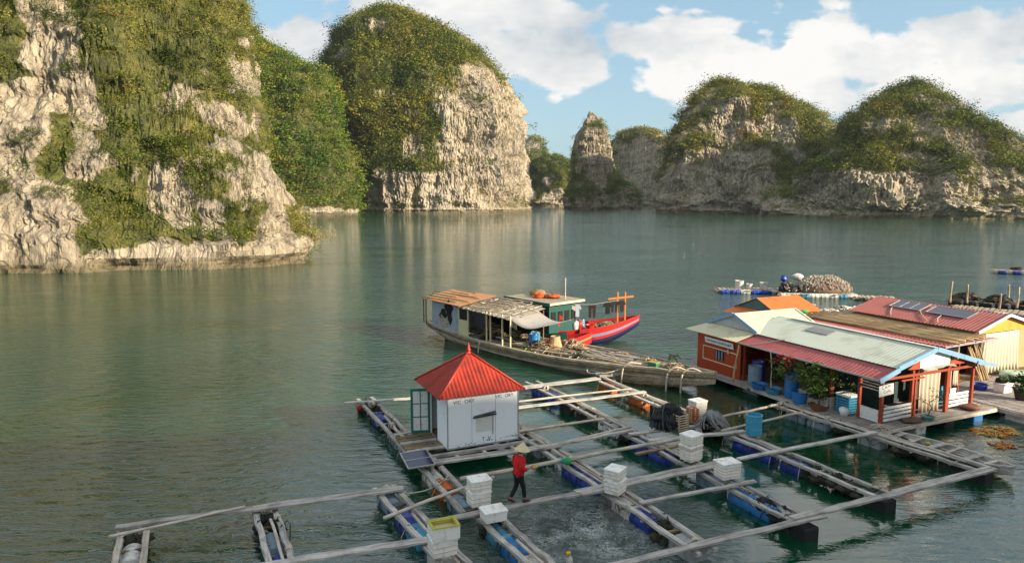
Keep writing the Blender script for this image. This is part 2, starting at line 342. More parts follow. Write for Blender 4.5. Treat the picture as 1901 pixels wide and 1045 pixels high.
# ------------------------------------------------------------------ numpy noise
_perm = np.random.default_rng(3).permutation(256).astype(np.int64); _perm = np.concatenate([_perm, _perm, _perm])
_g = np.random.default_rng(4).normal(size=(256,3)); _g /= np.linalg.norm(_g, axis=1)[:,None]
def perlin(p):
    p = np.asarray(p, float); i = np.floor(p).astype(np.int64); f = p - i; i &= 255
    u = f*f*f*(f*(f*6-15)+10); res = 0
    for dx in (0,1):
        for dy in (0,1):
            for dz in (0,1):
                h = _perm[_perm[_perm[(i[:,0]+dx)&255] + ((i[:,1]+dy)&255)] + ((i[:,2]+dz)&255)] & 255
                g = _g[h]; dot = g[:,0]*(f[:,0]-dx) + g[:,1]*(f[:,1]-dy) + g[:,2]*(f[:,2]-dz)
                w = (u[:,0] if dx else 1-u[:,0])*(u[:,1] if dy else 1-u[:,1])*(u[:,2] if dz else 1-u[:,2])
                res = res + w*dot
    return res*1.6
def fbm(p, o=4, g=0.5):
    a, s, r = 1.0, 0.0, 0
    p = np.array(p, float)
    for k in range(o): r = r + a*perlin(p + 17.3*k); s += a; a *= g; p = p*2.03
    return r/s
def np_mesh(name, verts, faces, mat, attrs=None, smooth=False, parent=None):
    me = bpy.data.meshes.new(name); nv, nf = len(verts), len(faces); k = faces.shape[1]
    me.vertices.add(nv); me.vertices.foreach_set('co', np.asarray(verts, np.float32).ravel())
    me.loops.add(nf*k); me.loops.foreach_set('vertex_index', faces.astype(np.int32).ravel())
    me.polygons.add(nf); me.polygons.foreach_set('loop_start', np.arange(0, nf*k, k, dtype=np.int32)); me.polygons.foreach_set('loop_total', np.full(nf, k, np.int32))
    if smooth: me.polygons.foreach_set('use_smooth', np.ones(nf, bool))
    me.materials.append(mat); me.update(calc_edges=True)
    for an, av in (attrs or {}).items():
        at = me.attributes.new(an, 'FLOAT', 'POINT'); at.data.foreach_set('value', np.asarray(av, np.float32))
    o = bpy.data.objects.new(name, me); C.objects.link(o)
    if parent is not None: o.parent = parent
    return o
def project(P):
    z = P[:,2]-CAM_H; f = P[:,1]*math.cos(PITCH) - z*math.sin(PITCH); u = P[:,1]*math.sin(PITCH) + z*math.cos(PITCH)
    f = np.maximum(f, 0.1); return CX + FPX*P[:,0]/f, CY - FPX*u/f

# leaf clump templates: many small leaf faces in a lumpy dome
def clump_template(n, leaf, seed):
    r = np.random.default_rng(seed); lobes = r.normal(size=(5,3))*np.array([0.5,0.5,0.25]) + np.array([0,0,0.25]); 
    c = lobes[r.integers(0,5,n)] + (lambda d: d/np.linalg.norm(d,axis=1)[:,None])(r.normal(size=(n,3)))*(0.30+0.28*r.random((n,1)))*np.array([1,1,0.8])
    nrm = r.normal(size=(n,3)); nrm[:,2] = np.abs(nrm[:,2])+0.35; nrm += 0.7*c; nrm /= np.linalg.norm(nrm,axis=1)[:,None]
    t = np.cross(nrm, r.normal(size=(n,3))); t /= np.linalg.norm(t,axis=1)[:,None]; b = np.cross(nrm, t)
    s = leaf*(0.6+0.8*r.random((n,1)))
    q = np.stack([c-t*s, c-b*s*0.6+nrm*s*0.15, c+t*s, c+b*s*0.6-nrm*s*0.15], 1)  # n,4,3
    return q
def scatter(name, pos, rad, mat, n=60, leaf=0.16, seed=1, tints=None, normals=None, lean=0.35, zs=0.9):
    r = np.random.default_rng(seed); K = 8; T = [clump_template(n, leaf, seed*31+k) for k in range(K)]
    V = []; A = []; which = r.integers(0, K, len(pos)); 
    for k in range(K):
        idx = np.where(which == k)[0]
        if not len(idx): continue
        ang = r.random(len(idx))*6.283; ca, sa = np.cos(ang), np.sin(ang); q = T[k]
        x = q[None,:,:,0]*ca[:,None,None] - q[None,:,:,1]*sa[:,None,None]; y = q[None,:,:,0]*sa[:,None,None] + q[None,:,:,1]*ca[:,None,None]
        z = np.broadcast_to(q[None,:,:,2], x.shape)*zs
        rr = rad[idx][:,None,None]; P = np.stack([x*rr, y*rr, z*rr], -1) + pos[idx][:,None,None,:]
        V.append(P.reshape(-1,3)); tt = (tints[idx] if tints is not None else r.random(len(idx)))
        A.append(np.clip(np.repeat(tt, n*4) + np.repeat(r.normal(size=len(idx)*n)*0.05, 4), 0, 1))
    V = np.concatenate(V); A = np.concatenate(A); F = np.arange(len(V)).reshape(-1,4)
    return np_mesh(name, V, F, mat, {'tint': A})

# ------------------------------------------------------------------ karst islands (closed lofts at true distance)
def island(label, left, right, yc, df, db, lean, shear=0.0, n_th=420, n_z=90, amp=1.0, fl=1.0, rocks=(), vegbase=0.75, veg_n=1500, veg_r=(1.0,2.2),
           leaf=0.16, cards=50, mat_leaf=None, seed=1, expo=2.6, warmth=0.5, ntree=1.0, veglabel=None, name='hill', base_rock=0.0, cover=1.0, power=1.0, flat=None, only_front=True, vmin=1.5, toprow=None, bigk=1.0, vegn=1.25):
    L_ = sorted(left, key=lambda t: -t[1]); R_ = sorted(right, key=lambda t: -t[1])
    y_bot = 400.0; y_top = min(L_[-1][1], R_[-1][1])
    def srow(py):  # z for a photo row at depth Y
        d = ray(CX, py); return d[2]/d[1]
    rows = []
    z_top = None
    # heights: find z(py) with edge depth Y = yc + lean*z
    def zy(py):
        s = srow(py); z = (CAM_H + s*yc)/(1 - s*lean) ; return z
    ztop = zy(y_top); zz = np.concatenate([[-1.5, 0.0, 0.5, 1.0, 1.6, 2.4], np.linspace(3.4, ztop, n_z)**1.0])
    pys = np.linspace(y_top, 620, 400); zs = np.array([zy(p) for p in pys])
    o = np.argsort(zs); py_of = np.interp(zz, zs[o], pys[o])
    lx = np.interp(-py_of, [-t[1] for t in L_], [t[0] for t in L_]); rx = np.interp(-py_of, [-t[1] for t in R_], [t[0] for t in R_])
    Y = yc + lean*zz
    XL = (lx-CX)/FPX*Y*(math.cos(PITCH)+0.0) ; XR = (rx-CX)/FPX*Y*math.cos(PITCH)
    # exact: X = r*Y/(cosp + u sinp)
    u = (CY-py_of)/FPX; k = Y/(math.cos(PITCH)+u*math.sin(PITCH)); XL = (lx-CX)/FPX*k; XR = (rx-CX)/FPX*k
    cx = (XL+XR)/2; w = (XR-XL)/2; w0 = w.max()
    th = np.linspace(0, 1, n_th, endpoint=False)
    th = np.where(th < 0.74, -np.pi + np.pi*th/0.74, np.pi*(th-0.74)/0.26)  # most columns on the side towards the bay
    c, s = np.cos(th), np.sin(th); e = 2.0/expo
    ex = np.sign(c)*np.abs(c)**e; ey = np.sign(s)*np.abs(s)**e
    W = np.clip(w/w0, 0.0, 1)**0.6
    X = cx[:,None] + w[:,None]*ex[None,:]
    Yv = Y[:,None] + np.where(ey[None,:] < 0, df, db)*ey[None,:]*W[:,None] + shear*(X - cx[:,None])
    Zv = np.repeat(zz[:,None], n_th, 1)
    eR, eL = (rx-CX)/FPX, (lx-CX)/FPX
    rc = np.where(eR < 0, eR, np.where(eL > 0, eL, 0.0))
    X = X + rc.mean()*1.0*(Yv - Y[:,None] - shear*(X - cx[:,None]))*1.05
    P = np.stack([X, Yv, Zv], -1).reshape(-1,3)
    out = np.stack([ex*db/max(w0,1)+0*ex, ey], -1); out = np.stack([c, s], -1)
    O = np.tile(out[None], (len(zz),1,1)).reshape(-1,2)
    sc = amp
    q = P/ (22.0*sc) + seed*5.1
    big = fbm(q, 4)*5.2*sc*bigk + fbm(P/(9.0*sc)+seed, 3)*2.0*sc*bigk
    ledge = fbm(P*np.array([0.035,0.035,0.16])/sc + seed, 3)*2.2*sc
    fq = P*np.array([0.30,0.30,0.028])/(sc**0.7) + seed*2
    gully = (fbm(P*np.array([0.075,0.075,0.012])/sc + seed*3, 3)*3.4 - np.abs(fbm(P*np.array([0.10,0.10,0.02])/sc + seed*7, 3))*4.0)*sc**0.9
    flute = (np.abs(fbm(fq*1.7, 5, 0.68))*-2.6 + 0.4)*fl*sc**0.6
    st = fbm(P*np.array([0.16,0.16,0.30])/(sc**0.8) + seed*11, 4)*5; flute = flute + (np.floor(st)+np.clip((st-np.floor(st))*4-1.5,0,1))*0.30*sc**0.6*fl
    fine = -np.abs(fbm(P*np.array([1.3,1.3,0.40])/(sc**0.8) + 9, 4, 0.7))*0.9*fl*sc**0.8
    zrel = P[:,2]
    edge = np.clip(w[:,None]/(7*sc), 0.15, 1)*np.ones((1,n_th)); edge = edge.reshape(-1)
    D = (big + ledge + gully + flute + fine)*edge
    notch = -1.5*np.exp(-((zrel-0.5)/0.9)**2)*np.clip(0.6+2.2*fbm(P*np.array([.12,.12,.3])+31,3),0,1.6) + 1.2*np.exp(-((zrel+0.2)/0.7)**2)*np.clip(fbm(P*0.25+61,3)*3,-.4,1)
    D = D*np.clip(zrel/4, 0.35, 1) + notch
    P[:,0] += O[:,0]*D; P[:,1] += O[:,1]*D
    P[:,2] += ((fbm(P*np.array([0.09,0.09,0.05])/sc + 4, 4, 0.6)*3.2 - 1.6)*sc*bigk)*np.clip((zrel-2)/10, 0, 1)*np.clip(w[:,None]*np.ones((1,n_th))/(5*sc),0.2,1).reshape(-1)
    nz = len(zz); idx = np.arange(nz*n_th).reshape(nz, n_th); a = idx[:-1]; b_ = np.roll(a, -1, 1); d = idx[1:]; e2 = np.roll(d, -1, 1)
    F = np.stack([a, b_, e2, d], -1).reshape(-1,4)
    # cap
    top = P[idx[-1]].mean(0) + np.array([0,0,0.6*sc]); P = np.vstack([P, top]); ti = len(P)-1
    cap = np.stack([idx[-1], np.roll(idx[-1],-1), np.full(n_th, ti), np.full(n_th, ti)], -1)
    # vegetation density on each vertex
    px, py = project(P); fp = np.stack([P[:,0], P[:,1], P[:,2]*1.3], -1)/(9*sc)
    nv = fbm(fp + 30 + seed, 4); v = vegbase + 0.22 + nv*vegn
    wx = fbm(P/(6.0*sc)+50, 4)*46*(100/ max(yc,100))**0.7*1.3; wy = fbm(P/(6.0*sc)+70, 4)*60*(100/max(yc,100))**0.7*1.3
    px = px + wx; py = py + wy
    for (ex_, ey_, rx_, ry_, wt) in rocks:
        dd = ((px-ex_)/rx_)**2 + ((py-ey_)/ry_)**2; v -= wt*np.clip(1.35-dd, 0, 1)
    v -= np.clip(1 - (P[:,2]-1.0)/(3.0*sc**0.5), 0, 1)*1.2
    v = np.clip(v, 0, 1)
    Fq = F; me_faces = [tuple(f) for f in ()]
    # mesh (quads + tri cap)
    me = bpy.data.meshes.new(name); allf = Fq.tolist() + [[int(i),int(j),int(ti)] for i, j in zip(idx[-1], np.roll(idx[-1],-1))]
    me.from_pydata(P.tolist(), [], allf); me.materials.append(ROCK)
    at = me.attributes.new('veg', 'FLOAT', 'POINT'); at.data.foreach_set('value', v.astype(np.float32)); me.update()
    ob = bpy.data.objects.new(name, me); C.objects.link(ob); tag(ob, label, kind='structure')
    # scatter clumps over faces towards the bay
    A = P[F[:,0]]; B = P[F[:,1]]; D2 = P[F[:,3]]; nr = np.cross(B-A, D2-A); ar = np.linalg.norm(nr, axis=1); nr = nr/np.maximum(ar,1e-9)[:,None]
    cen = P[F].mean(1); vf = v[F].mean(1) + 0.55*np.clip(nr[:,2]-0.12, -0.2, 0.8) + 0.22*fbm(cen/(3.0*sc)+seed, 2) + 1.6*np.clip(fbm(cen/(2.6*sc)+99, 2)-0.22, 0, 1)
    view = cen - np.array([0,0,CAM_H]); view /= np.linalg.norm(view,axis=1)[:,None]
    facing = (nr*view).sum(1) < 0.25
    wgt = ar*np.clip((vf-0.42)*3.5, 0, 1)*facing*(cen[:,2] > vmin)
    r = np.random.default_rng(seed+50)
    if wgt.sum() > 0 and veg_n > 0:
        pick = r.choice(len(F), veg_n, p=wgt/wgt.sum()); uv = r.random((veg_n,2,1))
        pos = A[pick] + (B-A)[pick]*uv[:,0] + (D2-A)[pick]*uv[:,1]
        rad = veg_r[0] + (veg_r[1]-veg_r[0])*r.random(veg_n)**3.0
        pos += nr[pick]*rad[:,None]*0.3; pos[:,2] -= rad*0.1
        tint = np.clip(warmth + fbm(pos/(14*sc)+80, 3)*0.7 + r.normal(size=veg_n)*0.20, 0, 1.0)
        fol = scatter('foliage', pos, rad, mat_leaf or LEAF_WARM, n=cards, leaf=leaf, seed=seed+3, tints=tint)
        tag(fol, veglabel or ('dense shrubs and small trees covering ' + label), kind='stuff')
    return ob

near = island('near limestone cliff filling the left of the bay',
  left=[(-560,520),(-560,-200),(-200,-330)],
  right=[(530,520),(536,490),(548,455),(543,440),(524,425),(520,398),(500,388),(490,320),(480,262),(472,205),(458,132),(443,60),(426,-5),(404,-80),(380,-160),(250,-330)],
  yc=98, df=14, db=40, lean=0.34, shear=0.16, n_th=760, n_z=150, amp=0.8, fl=0.72, vegbase=0.86,
  rocks=[(50,425,98,110,1.8),(95,120,56,130,1.7),(25,210,60,70,1.0),(30,300,45,60,0.9),(150,180,32,80,1.1),(165,290,28,50,1.0),(315,360,38,55,1.2),(60,10,60,30,0.9),
         (430,235,60,42,1.0),(455,345,45,50,1.1),(460,130,40,55,1.0),(320,190,60,22,0.8),(360,490,230,36,1.6),(525,445,50,45,1.6),(512,330,22,75,1.3),(440,470,130,30,1.3),(240,335,22,18,0.8),(20,200,40,60,0.7),(380,300,30,22,0.7),(70,500,110,30,1.5),(395,410,30,30,0.8)],
  veg_n=9500, veg_r=(0.45,2.6), leaf=0.062, cards=110, seed=1, expo=3.2, warmth=0.43)
island('forested ridge between the near cliff and the domed island',
  left=[(180,420),(200,250),(300,100),(390,40)], right=[(676,420),(668,392),(655,330),(640,250),(622,170),(600,132),(562,118),(540,98),(505,82),(470,50),(430,35)],
  yc=352, df=22, db=60, lean=0.42, n_th=300, n_z=80, amp=1.6, fl=0.6, vegbase=1.25, rocks=[(600,392,70,6,0.8)], veg_n=6000, veg_r=(1.8,5.0), leaf=0.13, cards=46, seed=2, mat_leaf=LEAF_GREEN, warmth=0.55)
island('tall domed limestone island with a pale cliff face',
  left=[(668,420),(664,391),(655,330),(650,270),(640,230),(612,180),(597,135),(612,100),(640,62),(665,40),(690,28),(725,21)],
  right=[(996,420),(992,390),(990,350),(981,310),(970,262),(961,212),(946,165),(921,120),(893,92),(852,64),(802,46),(770,30),(745,22)],
  yc=440, df=58, db=60, lean=0.22, n_th=560, n_z=140, amp=2.1, fl=1.15, vegn=1.5, vegbase=0.80,
  rocks=[(915,265,95,130,1.9),(870,190,60,50,0.9),(800,358,140,40,1.5),(940,345,55,60,1.4),(880,130,40,30,0.5),(760,270,30,36,0.7),(715,350,36,40,1.0),(640,90,20,30,0.6),(700,60,24,22,0.6),(740,190,24,30,0.4),(830,385,170,12,1.6)],
  veg_n=8500, veg_r=(1.7,6.0), leaf=0.105, cards=52, seed=3, warmth=0.40, expo=2.3)
island('far bare grey hill seen through the gap', left=[(955,392),(960,300),(966,268),(980,256)], right=[(1040,392),(1022,300),(1014,280),(1003,262),(992,254)],
  yc=1100, df=60, db=80, lean=0.3, n_th=120, n_z=30, amp=4, fl=0.6, vegbase=0.5, veg_n=600, veg_r=(6,10), leaf=0.2, cards=16, seed=4)
island('low green island filling the gap beside the rock spire', left=[(975,392),(982,330),(985,300),(992,290)], right=[(1090,392),(1075,330),(1064,305),(1056,294),(1030,288)],
  yc=640, df=40, db=60, lean=0.25, n_th=160, n_z=50, amp=2.6, fl=1.0, vegbase=0.8, rocks=[(1030,370,30,16,1.0),(1020,330,12,18,0.6)], veg_n=2200, veg_r=(1.8,4.5), leaf=0.14, cards=30, seed=5, warmth=0.15)
island('slender limestone spire standing in the bay', left=[(1042,410),(1046,386),(1045,368),(1057,345),(1059,320),(1062,290),(1068,255),(1079,230),(1092,209)],
  right=[(1194,410),(1190,384),(1188,366),(1178,348),(1160,338),(1147,322),(1141,285),(1135,258),(1126,236),(1114,218),(1100,208)],
  yc=500, df=22, db=25, lean=0.12, n_th=300, n_z=110, amp=1.0, fl=1.3, bigk=0.45, vegbase=0.30, rocks=[(1096,212,22,16,1.0),(1110,290,26,50,1.3),(1080,250,14,50,0.8),(1100,384,60,8,1.0)], veg_n=2000, veg_r=(1.0,3.2), leaf=0.14, cards=36, seed=6, mat_leaf=LEAF_GREEN, warmth=0.45)
island('blue grey limestone hill behind the spire', left=[(1128,400),(1132,330),(1138,262),(1150,248),(1165,241)], right=[(1262,400),(1256,330),(1247,285),(1234,264),(1214,250),(1185,240)],
  yc=660, df=35, db=50, lean=0.12, shear=-1.1, n_th=260, n_z=80, amp=1.8, fl=1.3, bigk=0.6, vegbase=0.25, rocks=[(1190,310,50,45,0.9),(1200,360,40,25,1.2)], veg_n=900, veg_r=(2.5,5), leaf=0.18, cards=22, seed=7)
island('rugged fluted limestone island with a flat wooded top',
  left=[(1210,420),(1217,394),(1220,360),(1230,330),(1236,298),(1240,258),(1262,226),(1288,192),(1305,165),(1322,152)],
  right=[(1700,420),(1690,394),(1650,330),(1620,270),(1562,226),(1540,208),(1510,190),(1470,180),(1440,162),(1400,150),(1345,150)],
  yc=405, df=42, db=60, lean=0.22, n_th=560, n_z=120, amp=1.9, fl=1.4, bigk=1.35, vegn=2.4, vegbase=0.42,
  rocks=[(1330,300,120,40,0.8),(1330,205,60,26,0.8),(1420,250,70,40,0.7),(1290,365,110,30,1.5),(1440,370,90,26,1.3),(1240,370,30,30,1.2),(1360,225,40,20,0.5),(1400,392,180,9,1.5)],
  veg_n=7500, veg_r=(1.4,5.0), leaf=0.105, cards=52, seed=8, warmth=0.40)
island('broad limestone island with shadowed cliffs at the right edge',
  left=[(1420,430),(1440,398),(1470,340),(1510,290),(1545,248),(1575,215),(1600,190),(1625,170),(1655,158),(1690,152)],
  right=[(2240,430),(2230,410),(2200,360),(2120,320),(2000,298),(1935,290),(1890,272),(1858,248),(1820,216),(1782,184),(1742,160),(1715,152)],
  yc=318, df=38, db=60, lean=0.30, shear=-0.22, n_th=620, n_z=120, amp=1.8, fl=1.4, bigk=1.35, vegn=2.4, vegbase=0.50,
  rocks=[(1640,350,130,36,1.5),(1480,375,80,25,1.4),(1800,370,60,36,0.9),(1690,230,60,32,0.7),(1790,270,40,26,0.7),(1860,345,60,50,0.6),(1700,400,300,12,1.6),(1560,300,30,20,0.5)],
  veg_n=8500, veg_r=(1.2,4.4), leaf=0.105, cards=52, seed=9, warmth=0.34)

# the hill behind the viewpoint whose shade lies over the fish farm
def shade_hill():
    n_u, n_v = 90, 40; P = []
    for i in range(n_u):
        t = i/(n_u-1); ang = 2*math.pi*t
        for j in range(n_v):
            s = j/(n_v-1); sh = math.cos(s*math.pi/2)**0.55
            P.append((112 + (78*sh if s < 1 else 0)*math.cos(ang), -40 + 24*sh*math.sin(ang), 46.4*math.sin(s*math.pi/2)**0.8 - 1.0))
    P = np.array(P); P[:,:2] += (fbm(P/12.0, 4)*3.0)[:,None]*np.array([1,1]); P[:,2] += fbm(P/9.0+5, 3)*1.0*np.clip(P[:,2]/10,0,1)
    idx = np.arange(n_u*n_v).reshape(n_u, n_v); F = np.stack([idx[:-1,:-1], idx[1:,:-1], idx[1:,1:], idx[:-1,1:]], -1).reshape(-1,4)
    o = np_mesh('hill', P, F, ROCK, {'veg': np.ones(len(P))*0.8}, smooth=True); tag(o, 'wooded hill behind the viewpoint shading the fish farm', kind='structure')
shade_hill()

# ------------------------------------------------------------------ water
me = MB()
me.grid([[(-9000+18000*i/8, -3000+14000*j/8, 0) for j in range(9)] for i in range(9)], flip=False)
w = me.build('sea', WATER); tag(w, 'calm green sea water of the bay', kind='structure')
#PART2
# haze: one closed box of even thin air
hb = MB().box((200, 700, 60), (3000, 2400, 260)); 
hz, hnt, hbs = newmat('haze'); hnt.nodes.remove(hbs)
hv = hnt.nodes.new('ShaderNodeVolumePrincipled'); hv.inputs['Density'].default_value = 0.00007; hv.inputs['Color'].default_value = (0.80, 0.88, 0.95, 1); hv.inputs['Anisotropy'].default_value = 0.2
hnt.links.new(hv.outputs[0], hnt.nodes['Material Output'].inputs['Volume'])
HAZE = True
if HAZE:
    ho = hb.build('haze', hz); tag(ho, 'thin pale haze over the bay', kind='stuff')

# ------------------------------------------------------------------ small builders for the fish farm
def aimed(name, p0, p1, label=None, cat=None, group=None):
    p0, p1 = Vector(p0), Vector(p1); d = p1-p0
    rot = d.to_track_quat('X', 'Z').to_euler()
    return empty(name, p0, 0, label, cat, group, rot=rot), d.length
def warped_plank(mb, L, w, h, y=0, z=0, n=10, jit=0.012, x0=0.0):
    P = [Vector((x0+L*i/n, y+R(-jit,jit)*1.5, z+R(-jit,jit))) for i in range(n+1)]
    ww = [w*R(0.92,1.06) for _ in P]
    vs = []
    for p, q in zip(P, ww):
        vs += [p+Vector((0,-q/2,-h/2)), p+Vector((0,q/2,-h/2)), p+Vector((0,q/2,h/2)), p+Vector((0,-q/2,h/2))]
    fs = [(4*i+j, 4*i+(j+1)%4, 4*i+4+(j+1)%4, 4*i+4+j) for i in range(n) for j in range(4)] + [(3,2,1,0), (4*n,4*n+1,4*n+2,4*n+3)]
    fs = [tuple(reversed(f)) for f in fs]
    mb.add(vs, fs)
def pole_mesh(mb, L, r, y=0, z=0, n=10, jit=0.02, taper=0.8, x0=0.0, k=7):
    ph = R(0,6); mb.tube([(x0+L*i/n, y+math.sin(ph+i*0.7)*jit, z+R(-jit,jit)*0.4) for i in range(n+1)], r, k, r*taper)
def plank(p0, p1, label, w=0.22, h=0.06, mat='grey', double=False, group='walkway planks across the fish cages'):
    o, L = aimed('plank', p0, p1); mb = MB()
    tag(o, label, 'plank', group)
    if not double: warped_plank(mb, L, w, h); m_ = mb.build('board', WD[mat], o)
    else:
        warped_plank(mb, L, w*0.62, h, y=-w*0.36); mb.build('board', WD[mat], o)
        mb = MB(); warped_plank(mb, L, w*0.62, h, y=w*0.36, x0=R(-0.2,0.1)); mb.build('board', WD[mat], o)
    return o
def pole(p0, p1, label, r=0.05, mat='pale', cat='pole', group='poles lying across the fish cages', taper=0.8):
    p0, p1 = Vector(p0), Vector(p1); L = (p1-p0).length; mb = MB(); pole_mesh(mb, L, r, taper=taper)
    o = mb.build('pole', WD[mat], smooth=True); o.location = p0; o.rotation_euler = (p1-p0).to_track_quat('X','Z').to_euler()
    return tag(o, label, cat, group)
def drum_profile(r, L):
    return [(0.0,-L/2),(r*0.86,-L/2),(r*0.97,-L/2+0.03),(r,-L/2+0.07),(r*0.97,-L*0.22),(r*1.03,-L*0.19),(r*0.97,-L*0.16),(r*1.0,0),(r*0.97,L*0.16),(r*1.03,L*0.19),(r*0.97,L*0.22),(r,L/2-0.07),(r*0.97,L/2-0.03),(r*0.86,L/2),(0.0,L/2)]
ROTX = Matrix.Rotation(math.pi/2, 3, 'Y')
def float_drum(parent, x, mat, L=0.95, r=0.30, z=0.06, y=0.0):
    mb = MB(); mb.lathe(drum_profile(r, L), (x, y, z), 16, ROTX); return mb.build('float_drum', PL[mat], parent, smooth=True)
def float_block(parent, x, mat, L=0.95, w=0.56, h=0.5, z=0.10):
    mb = MB(); mb.box((x,0,z), (L,w,h)); return mb.build('float_block', PL[mat], parent, bevel=0.05)
def net_wrap(parent, x, mat='black', L=1.0, w=0.8, z=0.22, h=0.34):
    mb = MB()
    for k in range(int(L*5)+2): mb.blob((x+R(-L/2,L/2), R(-w/2,w/2)*0.8, z+R(-0.15,0.12)), (R(.14,.26), R(.12,.24), R(.09,h*0.55)), 9, 0.35, 6)
    for k in range(int(L*8)):
        y0 = R(-w/2,w/2); x0 = x+R(-L/2,L/2); mb.tube([(x0, y0, z+.16), (x0+R(-.2,.2), y0+R(-.15,.15), z+.28), (x0+R(-.4,.4), y0+R(-.3,.3), z+.1), (x0+R(-.3,.3), y0+R(-.4,.4)*1.0, z-.35)], 0.014, 5)
    return mb.build('net_wrap', PL[mat], parent, smooth=True)
def lashing(parent, x, y=0, z=0.50, r=0.15, mat='rope'):
    mb = MB()
    for k in range(5):
        a = R(0,3.1); c, s = math.cos(a), math.sin(a); pts = []
        for i in range(11):
            t = 2*math.pi*i/10; pts.append((x+k*0.02+c*math.cos(t)*r, y+s*math.cos(t)*r, z+math.sin(t)*r*0.8))
        mb.tube(pts, 0.022, 5)
    mb.tube([(x,y,z),(x+.1,y-.2,z-.25),(x+.12,y-.25,-0.05)], 0.012, 5)
    return mb.build('lashing', PL[mat], parent, smooth=True)
def ROW(a0, b0, a1, b1, floats, label, w=0.52, mid=1, ties=9, mats=('grey','grey'), z=0.42):
    """a row of floats carrying two long timbers; runs from (a0,b0) to (a1,b1) in the farm's own grid"""
    p0, p1 = AB(a0,b0,0), AB(a1,b1,0); o, L = aimed('float_row', p0, p1, label, 'float row', 'rows of floats carrying the fish cages')
    for s, mm in ((-1, mats[0]), (1, mats[1])):
        mb = MB(); warped_plank(mb, L, 0.16, 0.09, y=s*w/2, z=z, n=16, jit=0.02); mb.build('timber', WD[mm], o)
    for k in range(mid):
        mb = MB(); x0 = R(0, L*0.4); pole_mesh(mb, R(L*0.4, L-x0), 0.045, y=R(-0.1,0.1), z=z+0.07, x0=x0); mb.build('pole', WD['pale'], o, smooth=True)
    for k in range(ties):
        mb = MB(); x = (k+0.5+R(-.3,.3))*L/ties; mb.bar((x, -w/2-R(.02,.14), z+0.0-0.08), (x+R(-.15,.15), w/2+R(.02,.14), z-0.08), R(.06,.1), 0.05); mb.build('cross_tie', WD['brown' if k%2 else 'grey'], o)
    mb = MB(); n_s = int(L*7)
    for k in range(n_s):
        x = R(0.2, L-0.2); y = random.choice((-1,1))*(w/2+R(.02,.08)); mb.tube([(x,y,z-.02),(x+R(-.04,.04),y+R(-.03,.05),z-.2),(x+R(-.1,.1),y+R(-.03,.08),-0.05)], R(.004,.011), 4)
    for k in range(int(L*1.2)):
        x = R(0.3, L-0.9); y = random.choice((-1,1))*(w/2+.06); l = R(.3,.8); mb.tube([(x,y,z-.03),(x+l*.5,y+.03,z-R(.2,.38)),(x+l,y,z-.03)], .010, 4)
    for x_l in [0.5+2.1*q_+R(-.5,.5) for q_ in range(int(L/2.1))]: lashing(o, x_l, y=random.choice((-1,1))*w/2, z=z, r=0.09)
    tag(mb.build('hanging_net', PL['weed'], o), kind='stuff')
    for f in floats:
        kind, b, mt = f[0], f[1], f[2]; x = abs(b0-b)/abs(b0-b1)*L
        if kind == 'd': float_drum(o, x, mt, z=0.08)
        elif kind == 'b': float_block(o, x, mt)
        elif kind == 'n': net_wrap(o, x, mt, L=f[3] if len(f) > 3 else 1.0)
        elif kind == 'l': lashing(o, x, z=z+0.05)
    return o

ROW(-1.9,21.2,-1.75,13.5,[('d',19.9,'white'),('d',18.6,'white'),('d',17.0,'slate'),('n',20.6,'weed',0.5),('d',15.5,'white')],'outermost float row at the bottom left, two white boards over pale drums', w=0.62, mid=0, mats=('pale','pale'))
ROW(1.5,20.9,1.75,13.8,[('n',20.1,'black',1.3),('d',19.0,'slate'),('d',17.7,'blue'),('d',16.4,'azure'),('l',20.8,'rope')],'second float row from the left with a dark net bundle and a bright blue drum', w=0.55, mid=1)
ROW(5.1,21.0,5.75,13.6,[('d',20.4,'slate'),('d',18.9,'blue'),('d',17.9,'teal'),('b',16.4,'white'),('n',14.9,'weed',0.8),('l',20.7,'rope')],'float row carrying the olive lined foam box, below the solar panel', w=0.6, mid=1)
ROW(6.75,31.0,7.05,18.2,[('n',30.4,'weed',0.9),('n',29.2,'black',1.0),('d',28.3,'blue'),('n',27.2,'black',1.2),('d',25.6,'slate'),('b',24.4,'greyf'),('d',21.6,'white'),('d',20.6,'orange'),('d',19.2,'slate'),('l',29.8,'rope'),('l',26.6,'rope'),('l',22.2,'rope')],'long outer float row passing the open door side of the white hut', w=0.62, mid=2, ties=16)
ROW(7.3,18.0,7.7,12.0,[('d',16.9,'teal'),('d',16.0,'azure'),('b',15.0,'white'),('b',13.8,'white'),('n',17.5,'weed',0.4)],'float row below the walking plank with a light blue drum', w=0.55, mid=1)
ROW(11.2,27.4,11.75,13.5,[('b',26.3,'slate'),('n',24.0,'weed',0.8),('b',22.6,'greyf'),('d',20.0,'blue'),('d',19.0,'blue'),('b',17.0,'white'),('d',16.1,'blue'),('n',15.3,'weed',0.9),('b',14.3,'greyf'),('l',20.4,'rope'),('l',14.0,'rope')],'float row from behind the hut to the knotted rope corner', w=0.58, mid=2, ties=15)
ROW(14.9,30.4,15.35,13.7,[('d',29.4,'blue'),('d',28.4,'blue'),('b',26.6,'black'),('b',25.2,'black'),('n',22.3,'black',1.1),('d',21.2,'blue'),('d',20.1,'blue'),('b',17.5,'slate'),('d',16.0,'azure'),('d',15.2,'azure'),('n',14.7,'black',1.4),('b',13.9,'black'),('l',28.9,'rope'),('l',18.1,'rope')],'float row through the middle of the farm, with a stack of foam boxes halfway', w=0.58, mid=2, ties=18)
